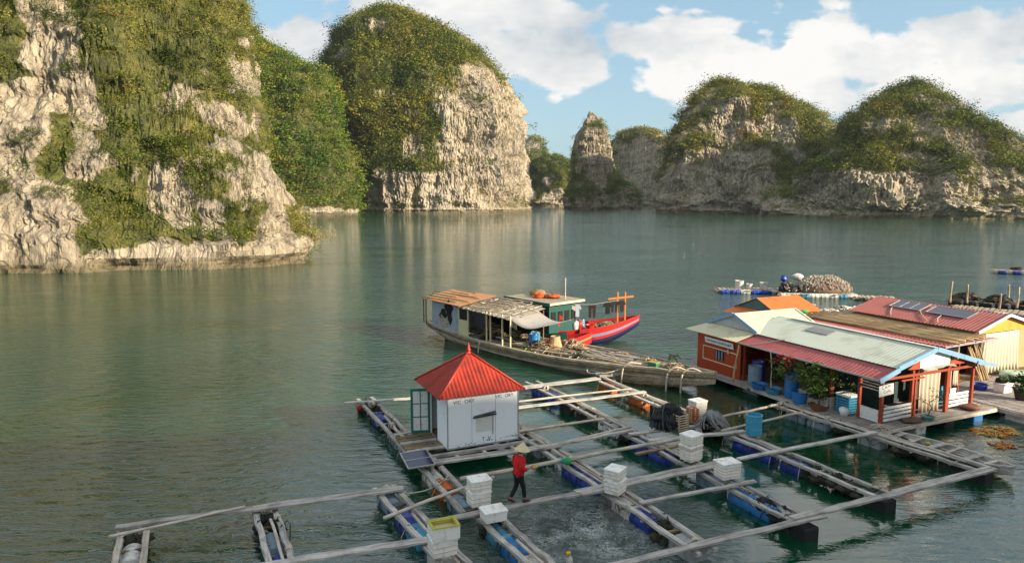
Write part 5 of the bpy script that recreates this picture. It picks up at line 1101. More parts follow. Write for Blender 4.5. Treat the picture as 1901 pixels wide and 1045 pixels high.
for k,(x0,y0,x1,y1) in enumerate(((36.0,26.9,37.3,27.7),(36.1,24.8,37.2,26.0),(36.1,24.2,37.0,24.6))):
    zf = lambda a: 2.72+(a-35.85)*0.286+0.05; rope([AB(x0,y0,zf(x0)),AB((x0+x1)/2,(y0+y1)/2+.1,zf((x0+x1)/2)),AB(x1,y1,zf(x1))], ['pale cord on the red roof below the barred solar panel','pale cord on the red roof between the solar panels','pale cord on the red roof below the plain solar panel'][k], 0.022)
# ---------------- small orange roofed house
h4 = Site('house', 32.3, 31.2, 0.3, 'small orange roofed house behind the cafe, only its gable and roof showing', 'house')
mb = MB(); corr(mb, (31.9,31.3,2.42),(35.6,31.3,2.42),(35.5,33.2,3.18),(32.0,33.2,3.18), 20, 0.012, 4); h4.part('roof', ROOF_ORANGE, mb, solid=0.015)
mb = MB(); corr(mb, (35.6,35.1,2.42),(31.9,35.1,2.42),(32.0,33.2,3.185),(35.5,33.2,3.185), 20, 0.012, 4); h4.part('roof', ROOF_ORANGE, mb, solid=0.015)
mb = MB(); mb.add([(32.05,31.5,2.42),(32.05,34.9,2.42),(32.05,33.2,3.12),(32.1,31.5,2.42),(32.1,34.9,2.42),(32.1,33.2,3.12)],[(0,1,2),(5,4,3),(0,3,4,1),(1,4,5,2),(2,5,3,0)]); h4.part('gable_panel', weathered('teal grey gable',(0.08,0.17,0.17),scale=4), mb)
mb = MB(); corr(mb, (31.0,35.2,2.12),(31.0,31.3,2.12),(32.05,31.4,2.42),(32.05,35.1,2.42), 20, 0.01, 3); h4.part('lean_to_roof', ROOF_ORANGE, mb, solid=0.012)
mb = MB(); mb.box((33.8,33.2,1.3),(3.3,3.3,2.1)); h4.part('wall', YEL, mb)
mb = MB(); mb.box((33.8,33.2,0.15),(4.6,4.4,0.3)); h4.part('deck_boards', WD['brown'], mb)
o = MB().blob((0,0,0),(0.35,0.3,0.1),10,0.2,6).build('bucket_lid', PL['green'], smooth=True); o.location = G(1491,578,2.45); tag(o, 'bright green plastic piece on the roofs behind the cream ridge', 'plastic piece')

# ---------------- hulls
def hull(name_o, L, beam, sheer, keel, parent, mat, ns=26, flare=0.72, nr=7, stripes=None, solid=0.05, transom=True):
    P = []
    for i in range(ns+1):
        t = i/ns; b = beam(t); zs, zk = sheer(t), keel(t); row = []
        for j in range(-nr, nr+1):
            s = abs(j)/nr; y = b*(flare*min(1, s*2.0)**0.7 + (1-flare)*s) if b > 0.02 else b*s; z = zk + (zs-zk)*max(0.0,(s-0.32)/0.68)**1.0 if s > 0.32 else zk
            row.append((L*t, math.copysign(y, j) if j else 0.0, z))
        P.append(row)
    mb = MB(); nv = 2*nr+1
    vs = [p for r_ in P for p in r_]; fs = []; ms = []
    for i in range(ns):
        for j in range(nv-1):
            fs.append((i*nv+j, i*nv+j+1, (i+1)*nv+j+1, (i+1)*nv+j)); k = min(abs(j-nr), abs(j+1-nr)); ms.append(stripes[k] if stripes else 0)
    if transom: fs.append(tuple(range(nv))[::-1]); ms.append(0)
    mb.v, mb.f, mb.m = vs, fs, ms
    return mb.build(name_o, mat, parent, solid=solid)
def gunwale(parent, L, beam, sheer, mat, w=0.12, h=0.08, ns=26, off=0.03):
    for sg in (-1,1):
        mb = MB(); pts = [(L*i/ns, sg*(beam(i/ns)+off), sheer(i/ns)+h/2) for i in range(ns+1)]
        for p, q in zip(pts[:-1], pts[1:]): mb.bar(p, q, w, h)
        mb.build('gunwale', mat, parent)
def deck_part(parent, L, beam, z, mat, t0=0.03, t1=0.93, ns=40, inset=0.05):
    mb = MB()
    for i in range(ns):
        t = t0+(t1-t0)*(i+0.5)/ns; b = beam(t)-inset; mb.box((L*t,0,z(t)+R(-.01,.01)),(L*(t1-t0)/ns-0.015, 2*b, 0.04))
    mb.build('deck_boards', mat, parent)
S0, S1 = Vector((-5.35,48.3,0)), Vector((9.75,32.75,0)); LB = (S1-S0).length; hd = math.atan2(S1.y-S0.y, S1.x-S0.x)
boat = empty('work_boat', S0, hd, 'very long weathered wooden work boat loaded with poles and nets', 'boat')
bm = lambda t: 0.75+1.05*math.sin(min(1,t/0.55)*math.pi/2)**0.8 if t < 0.55 else 1.8*(1-((t-0.55)/0.45)**1.9)*0.92+0.144*(1-(t-.55)/.45)+0.04
sh_ = lambda t: 0.92-1.35*t+1.55*t*t-0.05*math.sin(t*6) if t < 0.9 else 0.92-1.35*t+1.55*t*t-0.02
kl = lambda t: -0.25+0.75*max(0,(0.16-t)/0.16)**1.5+0.85*max(0,(t-0.76)/0.24)**1.6
hull('hull', LB, bm, sh_, kl, boat, WD['tan'], ns=40); gunwale(boat, LB, bm, sh_, WD['tan'], 0.16, 0.10, 40); gunwale(boat, LB, lambda t: bm(t)-0.0, lambda t: sh_(t)-0.24, WD['brown'], 0.07, 0.06, 40, off=0.0)
gunwale(boat, LB, bm, lambda t: sh_(t)-0.36-0.1*math.sin(t*3.14), WD['pale'], 0.05, 0.05, 40, off=-0.02)
deck_part(boat, LB, bm, lambda t: sh_(t)-0.16, WD['grey'], 0.02, 0.94, 60, 0.12)
dz = lambda x: sh_(x/LB)-0.13
# stern cabin of bluish tin
TIN = weathered('blue grey corrugated tin',(0.34,0.38,0.43),(0.13,0.14,0.15),rough=0.5,scale=2.2,stretch=(1,1,0.5),light=(0.45,0.48,0.52)); RUST = weathered('rusty roof sheet',(0.24,0.13,0.07),(0.08,0.045,0.03),rough=0.8,scale=3,light=(0.42,0.26,0.14))
cb = empty('cabin', (0,0,0)); cb.parent = boat
mb = MB(); corr(mb, (0.95,-1.02,dz(1)),(4.1,-1.32,dz(4)),(4.1,-1.32,2.62),(0.95,-1.02,2.72), 22, 0.02, 3); mb.build('wall_near', TIN, cb, solid=0.012)
mb = MB(); corr(mb, (4.1,1.3,dz(4)),(0.95,1.0,dz(1)),(0.95,1.0,2.72),(4.1,1.3,2.62), 22, 0.02, 3); mb.build('wall_far', TIN, cb, solid=0.012)
mb = MB(); corr(mb, (0.95,1.0,dz(1)),(0.95,-1.0,dz(1)),(0.95,-1.0,2.72),(0.95,1.0,2.72), 12, 0.02, 3); mb.build('wall_stern', TIN, cb, solid=0.012)
mb = MB(); mb.blob((3.05,-1.28,2.25),(0.42,0.05,0.42),10,0.5,7); mb.blob((2.4,-1.22,1.75),(0.35,0.05,0.3),10,0.5,7); mb.blob((3.2,-1.29,1.6),(0.2,0.05,0.3),10,0.5,7); mb.build('painted_hole', DARK, cb)  # solid patches on the tin; the gloom of holes is only their colour
mb = MB(); mb.box((2.5,-1.23,1.25),(0.5,0.04,0.5)); mb.bar((2.2,-1.25,1.7),(3.2,-1.33,1.2),0.03,0.12); mb.build('board_patch', WD['tan'], cb)
mb = MB(); corr(mb, (0.3,-1.35,2.66),(4.6,-1.65,2.60),(4.6,1.6,2.95),(0.3,1.3,3.0), 20, 0.03, 3); mb.build('roof', RUST, cb, solid=0.015)
for k in range(6): mb = MB(); pole_mesh(mb, R(2.5,4.6), 0.04, y=-1.2+k*0.5, z=2.74+k*0.05, x0=0.3+R(-.4,.3)); mb.build('roof_pole', WD['bamboo'], cb, smooth=True)
for x, y in ((-0.35,-0.75),(0.25,-1.0),(0.25,0.9)): mb = MB(); mb.tube([(x,y,dz(max(x,0.1))),(x,y,2.6)],0.045,6); mb.build('post', WD['brown'], cb)
mb = MB(); mb.tube([(-0.4,-0.8,2.55),(0.9,-1.2,2.7)],0.04,6); mb.build('rail_pole', WD['brown'], cb)
# open shelter with a bamboo lattice roof
st = empty('shelter', (0,0,0)); st.parent = boat
PALEY = weathered('pale yellow boards',(0.62,0.55,0.34),(0.35,0.28,0.16),scale=4,stretch=(4,4,0.5))
mb = MB(); 
for k in range(7): mb.box((4.25+k*0.13,-1.36,1.15),(0.115,0.03,1.1 if k<7 else .5))
mb.box((4.2,-1.36,1.55),(0.06,0.06,2.1)); mb.box((5.15,-1.38,1.55),(0.06,0.06,2.1)); mb.build('panel', PALEY, st)
for x in (5.15,6.9,7.25,8.3,9.0): 
    for sg in ((-1,1) if x != 7.25 else (-1,)): mb = MB(); mb.box((x,sg*(1.42),(dz(x)+2.5)/2),(0.07,0.07,2.5-dz(x))); mb.build('post', PALEY if sg<0 else WD['brown'], st)
mb = MB(); corr(mb, (4.4,-1.5,2.50),(9.0,-1.6,2.30),(9.0,1.6,2.62),(4.4,1.5,2.82), 12, 0.02, 3); mb.build('roof', weathered('patched grey brown roof',(0.30,0.26,0.20),(0.10,0.08,0.06),scale=4,light=(0.5,0.45,0.36)), st, solid=0.03)
for k in range(13): x0 = R(4.2,6); mb = MB(); pole_mesh(mb, R(2.5,4.5), 0.038, y=-1.6+k*0.26, z=2.62+k*0.022-0.02, x0=x0, jit=0.06); mb.build('roof_pole', WD['bamboo' if k%2 else 'pale'], st, smooth=True)
for k in range(5): mb = MB(); mb.tube([(5+k*0.9,-1.7,2.50-k*.03),(5.1+k*0.9,1.6,2.86-k*.03)],0.03,5); mb.build('roof_pole', WD['pale'], st, smooth=True)
mb = MB(); P = [[(8.6+3.0*i/10, -1.3+2.6*j/6, 2.42+0.10*(j/6)-0.42*math.sin(math.pi*i/10)-0.02*i) for j in range(7)] for i in range(11)]; mb.grid(P); mb.build('tarpaulin', weathered('sagging grey tarpaulin',(0.34,0.32,0.30),(0.2,0.19,0.18),scale=4), st, solid=0.012, smooth=True)
mb = MB(); mb.box((6.2,1.3,1.3),(4.6,0.05,1.7)); mb.build('back_panel', DARK, st)  # closed sheet, its near-black colour paints the shelter's inner shade
mb = MB(); mb.box((7.08,-1.38,1.75),(0.30,0.04,0.55)); mb.build('shutter', weathered('dark red panel',(0.14,0.02,0.015),scale=5), st)
# load on the boat
def on_boat(name, x, y, z=None, label=None, cat=None, group=None, rz=0.0):
    p = S0 + Matrix.Rotation(hd,3,'Z') @ Vector((x,y,dz(x) if z is None else z)); return empty(name, p, hd+rz, label, cat, group)
BW = lambda x,y,z: S0 + Matrix.Rotation(hd,3,'Z') @ Vector((x,y,z))
barrel(BW(9.5,0.2,dz(9.5)), 'light blue barrel under the tarpaulin on the long boat', 'teal', 0.29, 0.92); barrel(BW(9.9,-0.35,dz(9.9)), 'bright blue barrel next to the light blue one on the long boat', 'azure', 0.29, 0.92)
tub(BW(10.0,-0.95,dz(10)), 'green basin in front of the barrels on the long boat', 'green', 0.32, 0.2)
o = empty('basket', BW(11.4,-0.1,dz(11.4)), 0, 'tall tan basket on the long boat', 'basket'); mb = MB(); mb.lathe([(0,0),(0.36,0),(0.40,0.35),(0.30,0.75),(0.28,0.95),(0.24,0.95),(0.24,0.5),(0,0.5)],(0,0,0),14); mb.build('weave', WD['bamboo'], o)
o = MB().blob((0,0,0.25),(0.28,0.26,0.34),10,0.3,7).build('sack', PL['red'], smooth=True); o.location = BW(10.6,0.3,dz(10.6)); tag(o, 'red and white sack beside the barrels on the long boat', 'sack')
for k in range(80):
    x0 = R(6.5,16.5); Lp = R(2.0,5.5); x1 = min(x0+Lp, 20.0); yb = bm(min(1,x0/LB))*0.75; yb1 = max(0.1,bm(x1/LB)*0.6)
    pole(BW(x0,R(-yb,yb),dz(x0)+R(0.05,0.42)), BW(x1,R(-yb1,yb1),dz(x1)+R(0.04,0.28)), 'loose pole among the heap of poles on the long boat deck', R(.025,.05), random.choice(['tan','bamboo','pale','grey']), group='loose poles heaped on the long boat')
def tangle(o, n, rx, ry, h, mats, r=0.018, blobs=8, bm_='weed', bs=(.15,.35)):
    if blobs:
        mb = MB()
        for k in range(blobs): a = R(0,6.28); q = R(0,0.8); mb.blob((math.cos(a)*rx*q, math.sin(a)*ry*q, h*R(0.1,0.5)*(1.1-q)), (R(*bs),R(*bs),R(bs[0],bs[1])*h*0.9+0.05), 9, 0.35, 6)
        mb.build('netting', PL[bm_] if isinstance(bm_,str) else bm_, o, smooth=True)
    for mt in mats:
        mb = MB()
        for k in range(n):
            a, b_ = R(0,6.28), R(0,6.28); q = R(0.1,1); c = Vector((math.cos(a)*rx*q, math.sin(a)*ry*q, h*(1-q*0.8)*R(0.6,1.05))); d = Vector((math.cos(b_),math.sin(b_),0))*R(0.15,0.4); e = Vector((-d.y,d.x,0))*R(-0.6,0.6)
            mb.tube([c-d-Vector((0,0,.05)), c-d*0.4+e*0.6, c+d*0.4+e, c+d-Vector((0,0,.08))], r, 5)
        mb.build('ropes', mt, o, smooth=True)
for x, y, rx, ry, h, lb in ((5.9,0,0.8,0.8,0.7,'dark heap of gear inside the boat shelter'),(8.0,0.1,0.8,0.9,0.6,'tangled gear beside the shelter posts of the long boat'),(12.6,0.4,1.1,0.9,0.4,'pale brown net heap amidships on the long boat'),(13.8,-0.7,1.0,0.5,0.3,'low heap of speckled netting along the near gunwale'),(10.9,-0.7,0.9,0.6,0.5,'brown heap of gear between the basket and the near gunwale'),(11.9,0.9,1.1,0.5,0.5,'dark heap of gear behind the basket on the long boat'),(15.6,0.5,1.2,0.7,0.32,'tan heap of nets between amidships and bow of the long boat'),(17.6,0.2,0.9,0.7,0.32,'heap of white and dark rags near the bow of the long boat'),(19.4,0.0,0.6,0.5,0.28,'small heap of rope at the bow of the long boat')):
    o = on_boat('gear_heap', x, y, None, lb, 'gear heap'); tangle(o, 34, rx*1.25, ry*1.1, h*1.5, ((PL['rope'], WD['bamboo'], WD['brown']) if x > 9 else (WD['bamboo'], WD['brown'], PL['black'])), 0.02, 8)
o = on_boat('crate', 18.5, -0.5, None, 'small dark green box on the bow deck of the long boat', 'box'); mb = MB(); mb.box((0,0,0.2),(0.5,0.35,0.36)); mb.build('box_body', GREEN_PAINT, o, bevel=0.02); mb = MB(); mb.box((0,0,0.40),(0.54,0.39,0.04)); mb.build('lid', weathered('olive lid',(0.3,0.28,0.05),scale=8), o)
o = on_boat('anchor', 19.6, 0.3, None, 'black four armed anchor standing on the bow of the long boat', 'anchor'); mb = MB(); mb.tube([(0,0,0.1),(-0.5,0,0.75)],0.03,6)
for a in (0,1.57,3.14,4.71): mb.tube([(-0.45,0,0.68),(-0.45+0.28*math.cos(a),0.28*math.sin(a),0.75),(-0.4+0.36*math.cos(a),0.36*math.sin(a),0.58)],0.022,6)
mb.build('arms', PL['black'], o)
plant('leafy_sprig', BW(18.9,0.5,dz(18.9)), 'small green plant growing in a pot on the bow of the long boat', (0.16,0.2,PL['white']), [[(0,0,0.15),(0.05,0,0.5)]], [(0,0,0.5,.22),(0.15,0.1,0.42,.16),(-.15,0,.4,.15)], leaf=0.3, n=24, tint=0.6)
for k in range(4):
    mb = MB(); drape(mb, 7.7+k*0.16, 7.83+k*0.16, 0, 1.35+R(-.1,.2), 2.25, 1, 0.03); x = 7.75+k*0.16
    o = empty('cloth', BW(0,-0.2,0), hd, ['cream cloth hanging in the boat shelter, one nearest the stern','cream cloth hanging in the boat shelter, second from the stern','brownish cloth hanging in the boat shelter, third from the stern','white cloth hanging in the boat shelter, nearest the tarpaulin'][k], 'cloth', 'cloths hanging in the boat shelter'); mb.build('fabric', CURTAIN if k==2 else CREAMC, o, solid=0.008, smooth=True)
rope([BW(15.2,-1.75,0.5),BW(15.6,-2.1,0.4),BW(16.6,-1.9,0.55),BW(17.4,-0.8,0.9)], 'pale rope swagged along the bow side of the long boat', 0.03)
rope([BW(6.6,-1.75,0.62),BW(6.6,-1.85,0.1),BW(6.65,-1.9,-0.1)], 'pale rope hanging over the side of the long boat', 0.035)

for k,(x,lb) in enumerate(((17.3,'white hose arching over the long boat side, left one'),(19.6,'white hose hanging over the bow, middle one'),(20.3,'white hose hanging over the bow, the one nearest the orange wall'))):
    bx = bm(x/LB); rope([BW(x+0.9,-bx*0.3,sh_(x/LB)+0.05),BW(x+0.35,-bx-0.02,sh_(x/LB)+0.28),BW(x,-bx-0.22,sh_(x/LB)-0.05),BW(x-0.05,-bx-0.28,-0.05)], lb, 0.045)
# red bowed boat, small red boat and the teal cabin boat behind
REDP = weathered('red boat paint',(0.50,0.02,0.02),(0.25,0.01,0.01),rough=0.45,scale=4); NAVY = weathered('navy boat paint',(0.008,0.014,0.06),rough=0.5,scale=4); BLUEP = weathered('pale blue stripe paint',(0.16,0.24,0.36),rough=0.5,scale=5); GREENP = weathered('green stripe paint',(0.06,0.32,0.10),rough=0.5,scale=5); TEALP = weathered('teal boat paint',(0.012,0.075,0.07),(0.01,0.05,0.05),rough=0.6,scale=4)
def small_boat(bow, heading, L, beam_w, hs_, hb, label, mats, stripes, kb=0.5):
    d = Vector((math.cos(heading), math.sin(heading), 0)); base = Vector((bow[0],bow[1],0)) - d*L; o = empty('boat', base, heading, label, 'boat')
    b_ = lambda t: beam_w*(0.75+0.25*math.sin(min(1,t*2)*1.57)) * (1-max(0,(t-0.45)/0.55)**2.2) + 0.01; s_ = lambda t: hs_+(hb-hs_)*max(0,(t-0.35)/0.65)**1.8; k_ = lambda t: -0.2 + (hb*kb+0.2)*max(0,(t-0.62)/0.38)**1.5
    hull('hull', L, b_, s_, k_, o, mats, ns=30, nr=10, stripes=stripes); gunwale(o, L, b_, s_, mats[0], 0.07, 0.05, 30, 0.0); deck_part(o, L, b_, lambda t: s_(t)-0.18, WD['brown'], 0.03, 0.9, 30, 0.06); return o, base, s_
h2 = math.radians(6)
b2, base2, sf2 = small_boat((8.45,45.9), h2, 8.3, 1.35, 0.95, 1.65, 'red and navy striped wooden boat with a high pointed bow', [REDP,NAVY,BLUEP], [1,1,1,1,1,1,0,2,0,0,0,0], 0.62)
b3, base3, sf3 = small_boat((5.0,43.2), math.radians(3), 4.6, 0.8, 0.62, 1.0, 'small red boat with a green stripe moored beside the striped boat', [REDP,GREENP], [0,0,0,0,0,0,0,1,0,0,0,0], 0.4)
P2 = lambda x,y,z: base2 + Matrix.Rotation(h2,3,'Z') @ Vector((x,y,z))
mast = MB(); mast.tube([(3.2,-0.6,0.8),(3.2,-0.6,4.3)],0.055,8,0.035); mast.build('mast', WD['pale'], b2, smooth=True)
OR = weathered('orange varnished post',(0.52,0.20,0.05),scale=6)
for x in (6.75,7.25): mb = MB(); mb.box((x,-0.3,2.25),(0.09,0.09,2.1)); mb.build('post', OR, b2)
mb = MB(); mb.bar((6.1,-0.36,2.85),(7.8,-0.34,3.0),0.05,0.12); mb.build('cross_bar', OR, b2)
mb = MB(); mb.tube([(3.2,-0.6,2.6),(5,-0.5,2.52),(6.75,-0.35,2.75)],0.012,5); mb.build('clothes_line', PL['rope'], b2)
def garment(pos, rz, w, h, col, label, kind='shirt', group='clothes drying on the boats'):
    o = empty('garment', pos, rz, label, 'clothing', group); mb = MB(); th = 0.03
    if kind == 'trousers': mb.box((0,0,-h*0.15),(w,th,h*0.3)); mb.box((-w*0.27,0,-h*0.65),(w*0.42,th,h*0.7),taper=0.8); mb.box((w*0.27,0,-h*0.65),(w*0.42,th,h*0.7),taper=0.8)
    else: mb.box((0,0,-h*0.5),(w*0.62,th,h)); mb.box((-w*0.42,0,-h*0.22),(w*0.3,th,h*0.34),tilt=(0,0.4,0)); mb.box((w*0.42,0,-h*0.22),(w*0.3,th,h*0.34),tilt=(0,-0.4,0))
    mb.build('fabric', weathered('garment '+label[:20], col, rough=0.9, scale=9), o, bevel=0.01); return o
garment(P2(5.0,-0.5,2.5),h2,0.5,0.85,(0.03,0.012,0.014),'dark trousers drying on the line left of the orange posts','trousers'); garment(P2(6.05,-0.42,2.62),h2,0.5,0.75,(0.012,0.012,0.014),'black shirt drying just left of the orange posts'); garment(P2(6.5,-0.38,2.68),h2,0.45,0.7,(0.02,0.02,0.022),'black trousers drying against the first orange post','trousers'); garment(P2(7.0,-0.42,2.75),h2,0.4,0.75,(0.03,0.02,0.02),'dark shirt hanging between the orange posts')
garment(P2(2.55,-1.3,2.0),h2,0.6,0.75,(0.60,0.02,0.01),'bright red shirt hanging above the deck of the striped boat'); garment(P2(4.0,-0.6,2.55),h2,0.4,0.8,(0.35,0.42,0.5),'pale blue shirt drying right of the mast'); garment(P2(3.6,-0.62,2.5),h2,0.4,0.9,(0.55,0.40,0.32),'pinkish towel drying beside the mast')
barrel(P2(3.3,0.0,0.85),'blue barrel on the striped boat right of the mast','blue',0.3,0.95); barrel(P2(2.75,-0.1,0.85),'teal barrel on the striped boat left of the mast','teal',0.28,0.95); tub(P2(4.9,-0.4,0.95),'red basin on the deck of the striped boat','red',0.3,0.22); barrel(P2(4.5,0.4,0.9),'small light blue tub on the striped boat','teal',0.22,0.5)
for k,(x,y,c,lb) in enumerate(((3.9,-0.5,'white','white sack on the striped boat beside the blue barrel'),(4.2,-0.3,'red','red bag on the striped boat beside the white sack'),(1.9,-0.6,'blue','blue bag on the deck near the stern of the striped boat'))):
    o = MB().blob((0,0,0.28),(0.22,0.2,0.36),10,0.25,7).build('sack', PL[c], smooth=True); o.location = P2(x,y,0.85); tag(o, lb, 'sack')
o = empty('net_heap', P2(6.2,0,1.0), h2, 'low heap of green and pale nets on the foredeck of the striped boat', 'net heap'); tangle(o, 26, 1.0, 0.6, 0.3, (PL['rope'],PL['green'],WD['bamboo']), 0.018, 6, 'weed')
# teal cabin boat
hc = math.atan2(-3.2,2.7); cbt = empty('cabin_boat', (0.75,47.3,0), hc, 'teal cabin boat with loaded flat roof, moored behind the long boat', 'boat')
bb = lambda t: 1.5*(1-abs(2*t-1)**3*0.6); hull('hull', 4.9, bb, lambda t: 0.8+0.3*abs(2*t-1)**2, lambda t: -0.3, cbt, TEALP, ns=20); 
mb = MB(); mb.box((2.1,0,1.7),(3.7,2.5,1.9)); mb.build('cabin_wall', TEALP, cbt)
mb = MB()
for k in range(7): mb.box((0.55+k*0.52,-1.27,1.9),(0.34,0.04,0.7)); 
for k in range(4): mb.box((3.97,-0.9+k*0.6,1.9),(0.04,0.4,0.7))
mb.build('window', DARK, cbt)
mb = MB(); mb.box((2.1,0,2.86),(4.4,3.1,0.09)); mb.build('roof', weathered('worn tan cream roof',(0.30,0.27,0.18),(0.10,0.07,0.05),scale=4,light=(0.48,0.46,0.32)), cbt, bevel=0.03)
mb = MB()
for sg in (-1,1): mb.box((2.1,sg*1.57,2.80),(4.5,0.05,0.2))
mb.box((-0.12,0,2.80),(0.05,3.1,0.2)); mb.build('roof_edge', TEALP, cbt)
mb = MB(); mb.box((4.33,0,2.82),(0.05,3.1,0.12)); mb.build('roof_edge', weathered('cream edge board',(0.66,0.62,0.42),scale=4), cbt)
RR = Matrix.Rotation(hc,3,'Z')
for k,(x,y,c,lb) in enumerate(((1.0,0.3,(0.26,0.15,0.06),'brown bundle on the roof of the teal cabin boat'),(1.9,-0.3,(0.55,0.08,0.02),'orange red bundle on the roof of the teal cabin boat'),(2.7,0.2,(0.45,0.10,0.03),'rusty red bundle on the roof of the teal cabin boat'),(0.6,0.9,(0.25,0.18,0.10),'dark tan bundle at the far edge of the teal cabin roof'))):
    o = empty('bundle', Vector((0.75,47.3,2.9))+RR@Vector((x,y,0)), hc, lb, 'bundle'); mb = MB(); mb.blob((0,0,0.12),(0.55,0.40,0.16),12,0.3,7); mb.build('cloth', weathered('bundle %d'%k,c,rough=0.9,scale=8), o, smooth=True); mb = MB(); mb.tube([(-.1,-.42,0.1),(-.08,0,.28),(-.1,.42,.1)],0.02,5); mb.build('tie', PL['rope'], o)

# ---------------- skiff beside the farm edge
sk = empty('skiff', AB(24.55,18.1,0), ROT-math.radians(86), 'old grey half sunken skiff with bare ribs beside the farm edge', 'skiff')
sb_ = lambda t: 0.60*math.sin(min(1,0.25+t*1.2)*1.57)*(1-max(0,(t-0.5)/0.5)**2.2)+0.03; ss = lambda t: 0.34+0.14*max(0,(t-0.6)/0.4)**2; sk_ = lambda t: -0.05+0.25*max(0,(t-0.75)/0.25)
hull('hull', 4.5, sb_, ss, sk_, sk, WD['grey'], ns=24, solid=0.04); gunwale(sk, 4.5, sb_, ss, WD['grey'], 0.09, 0.05, 24, 0.0)
for k in range(6): x = 0.5+k*0.65; mb = MB(); mb.bar((x,-sb_(x/4.5),ss(x/4.5)+0.03),(x+R(-.1,.1),sb_(x/4.5),ss(x/4.5)+0.03),0.12 if k%2 else 0.2,0.03); mb.build('thwart', WD['pale' if k%2 else 'grey'], sk)
for y in (-0.22,0.2): mb = MB(); warped_plank(mb, 3.8, 0.12, 0.03, y=y, z=0.26, x0=0.2); mb.build('floor_board', WD['deck'], sk)
for (x,y,m_) in ((1.5,0.1,'yellow'),(1.0,-.15,'white')): mb = MB(); mb.blob((x,y,0.34),(0.10,0.09,0.07),8,0.3,6); mb.build('rag', PL[m_], sk, smooth=True)
tr = empty('rope_coil', AB(24.2,18.2,0.52), 0, 'small tangle of rope on the planks at the cafe deck corner', 'rope coil'); tangle(tr, 20, 0.3, 0.3, 0.15, (PL['rope'],), 0.014, 0)
# floating orange netting
def floatnet(p, rx, ry, label, cols, n=70):
    o = empty('floating_net', p, 0.3, label, 'netting')
    for c in cols:
        mb = MB()
        for k in range(n):
            a = R(0,6.28); q = math.sqrt(R(0,1)); x, y = math.cos(a)*rx*q, math.sin(a)*ry*q; t = R(0,6.28); l = R(.15,.4); mb.tube([(x,y,.01),(x+math.cos(t)*l*.5,y+math.sin(t)*l*.5,.05),(x+math.cos(t)*l,y+math.sin(t)*l,0.0)],R(.014,.028),5)
        mb.build('net_strands', c, o, smooth=True)
ONET = weathered('orange netting',(0.55,0.20,0.03),rough=0.7,scale=12); YNET = weathered('yellow netting',(0.62,0.45,0.14),rough=0.7,scale=12)
floatnet(G(1850,802,0), 1.0, 0.55, 'tangle of orange and yellow netting floating between the two decks', (ONET,YNET)); floatnet(G(1868,828,0), 0.55, 0.25, 'small orange patch of netting floating nearer than the big tangle', (ONET,), 30)
# churned water: white flecks
mb = MB(); c0 = G(1090,985,0)
for k in range(160):
    a = R(0,6.28); q = abs(random.gauss(0,0.5)); mb.blob((math.cos(a)*q*1.6,math.sin(a)*q*1.1,R(0,.02)),(R(.006,.022),R(.006,.018),R(.003,.008)),5,0.4,3)
fo = mb.build('splash_foam', weathered('white foam',(0.85,0.88,0.9),scale=9,bmp=0), smooth=True); fo.location = c0; tag(fo, 'white splashes where fish churn the water below the walking person', kind='stuff')

# ---------------- far rafts and floating gear
def raft(px0,py0,px1,py1,depth,label,z=0.35, mat='tan', floats=('blue','white'), n=5, name='raft'):
    p, q = G(px0,py0,z), G(px1,py1,z); d = q-p; L = d.length; o = empty(name, p, math.atan2(d.y,d.x), label, 'raft')
    mb = MB(); k = 0.0
    while k < L: w = R(.25,.4); mb.box((k+w/2, depth/2+R(-.2,.2), -0.03),(w-0.04,depth+R(-.3,.3),0.05)); k += w*1.25
    mb.build('deck_boards', WD[mat], o); mb = MB()
    for y in (0.05,depth/2,depth-0.05): mb.bar((-.3,y,-.1),(L+.3,y,-.1),.12,.1)
    mb.build('beam', WD['pale'], o)
    for i in range(n): mb = MB(); mb.lathe(drum_profile(0.26,0.9),((i+.5)*L/n,0.15,-0.22),12,ROTX); mb.build('float_drum', PL[floats[i%len(floats)]], o, smooth=True)
    return o, p, math.atan2(d.y,d.x), L
o,p,a_,L = raft(1336,538,1452,540,2.2,'small raft with white tubs and blue floats, far right of the red boat', mat='tan', floats=('blue','blue','white'), n=6)
M1 = Matrix.Rotation(a_,3,'Z')
for x,y,r,h,lb in ((2.1,1.4,.42,.75,'big white tub on the small far raft'),(3.0,1.0,.3,.5,'low white tub in the middle of the small far raft'),(4.4,1.2,.36,.62,'white tub at the right end of the small far raft')):
    q = empty('tub', p+M1@Vector((x,y,0)), 0, lb, 'tub'); mb = MB(); mb.lathe([(0,0),(r*.9,0),(r,h),(r*1.06,h),(r*1.06,h+.03),(r*.9,h+.03),(r*.85,h-.1),(0,h-.1)],(0,0,0),14); mb.build('tub_body', PL['white'], q)
o,p,a_,L = raft(1450,545,1592,547,3.4,'far raft carrying a great heap of pale traps and nets', mat='tan', floats=('white','white','teal','white'), n=8)
M1 = Matrix.Rotation(a_,3,'Z')
q = empty('trap_heap', p+M1@Vector((L*0.62,1.7,0)), a_, 'rounded heap of pale woven traps on the far raft', 'heap'); mb = MB()
for k in range(420):
    t, s = R(0,6.28), math.sqrt(R(0,1)); x, y = math.cos(t)*s*2.7, math.sin(t)*s*1.5; z = 1.45*math.sqrt(max(0,1-s*s))*R(0.75,1.0)+0.05; u = R(0,6.28); l = R(.15,.38); mb.tube([(x,y,z),(x+math.cos(u)*l*.3,y+math.sin(u)*l*.3,z+l*0.7)],R(.03,.07),5)
mb.build('traps', weathered('bleached traps',(0.50,0.44,0.36),(0.12,0.08,0.06),scale=3,light=(0.66,0.60,0.50)), q).__setitem__('kind','stuff'); mb = MB(); mb.blob((0,0,0.3),(2.5,1.35,1.0),18,0.08,8); mb.build('netting', weathered('brown nets',(0.16,0.11,0.08),(0.05,0.03,0.03),scale=3), q, smooth=True)
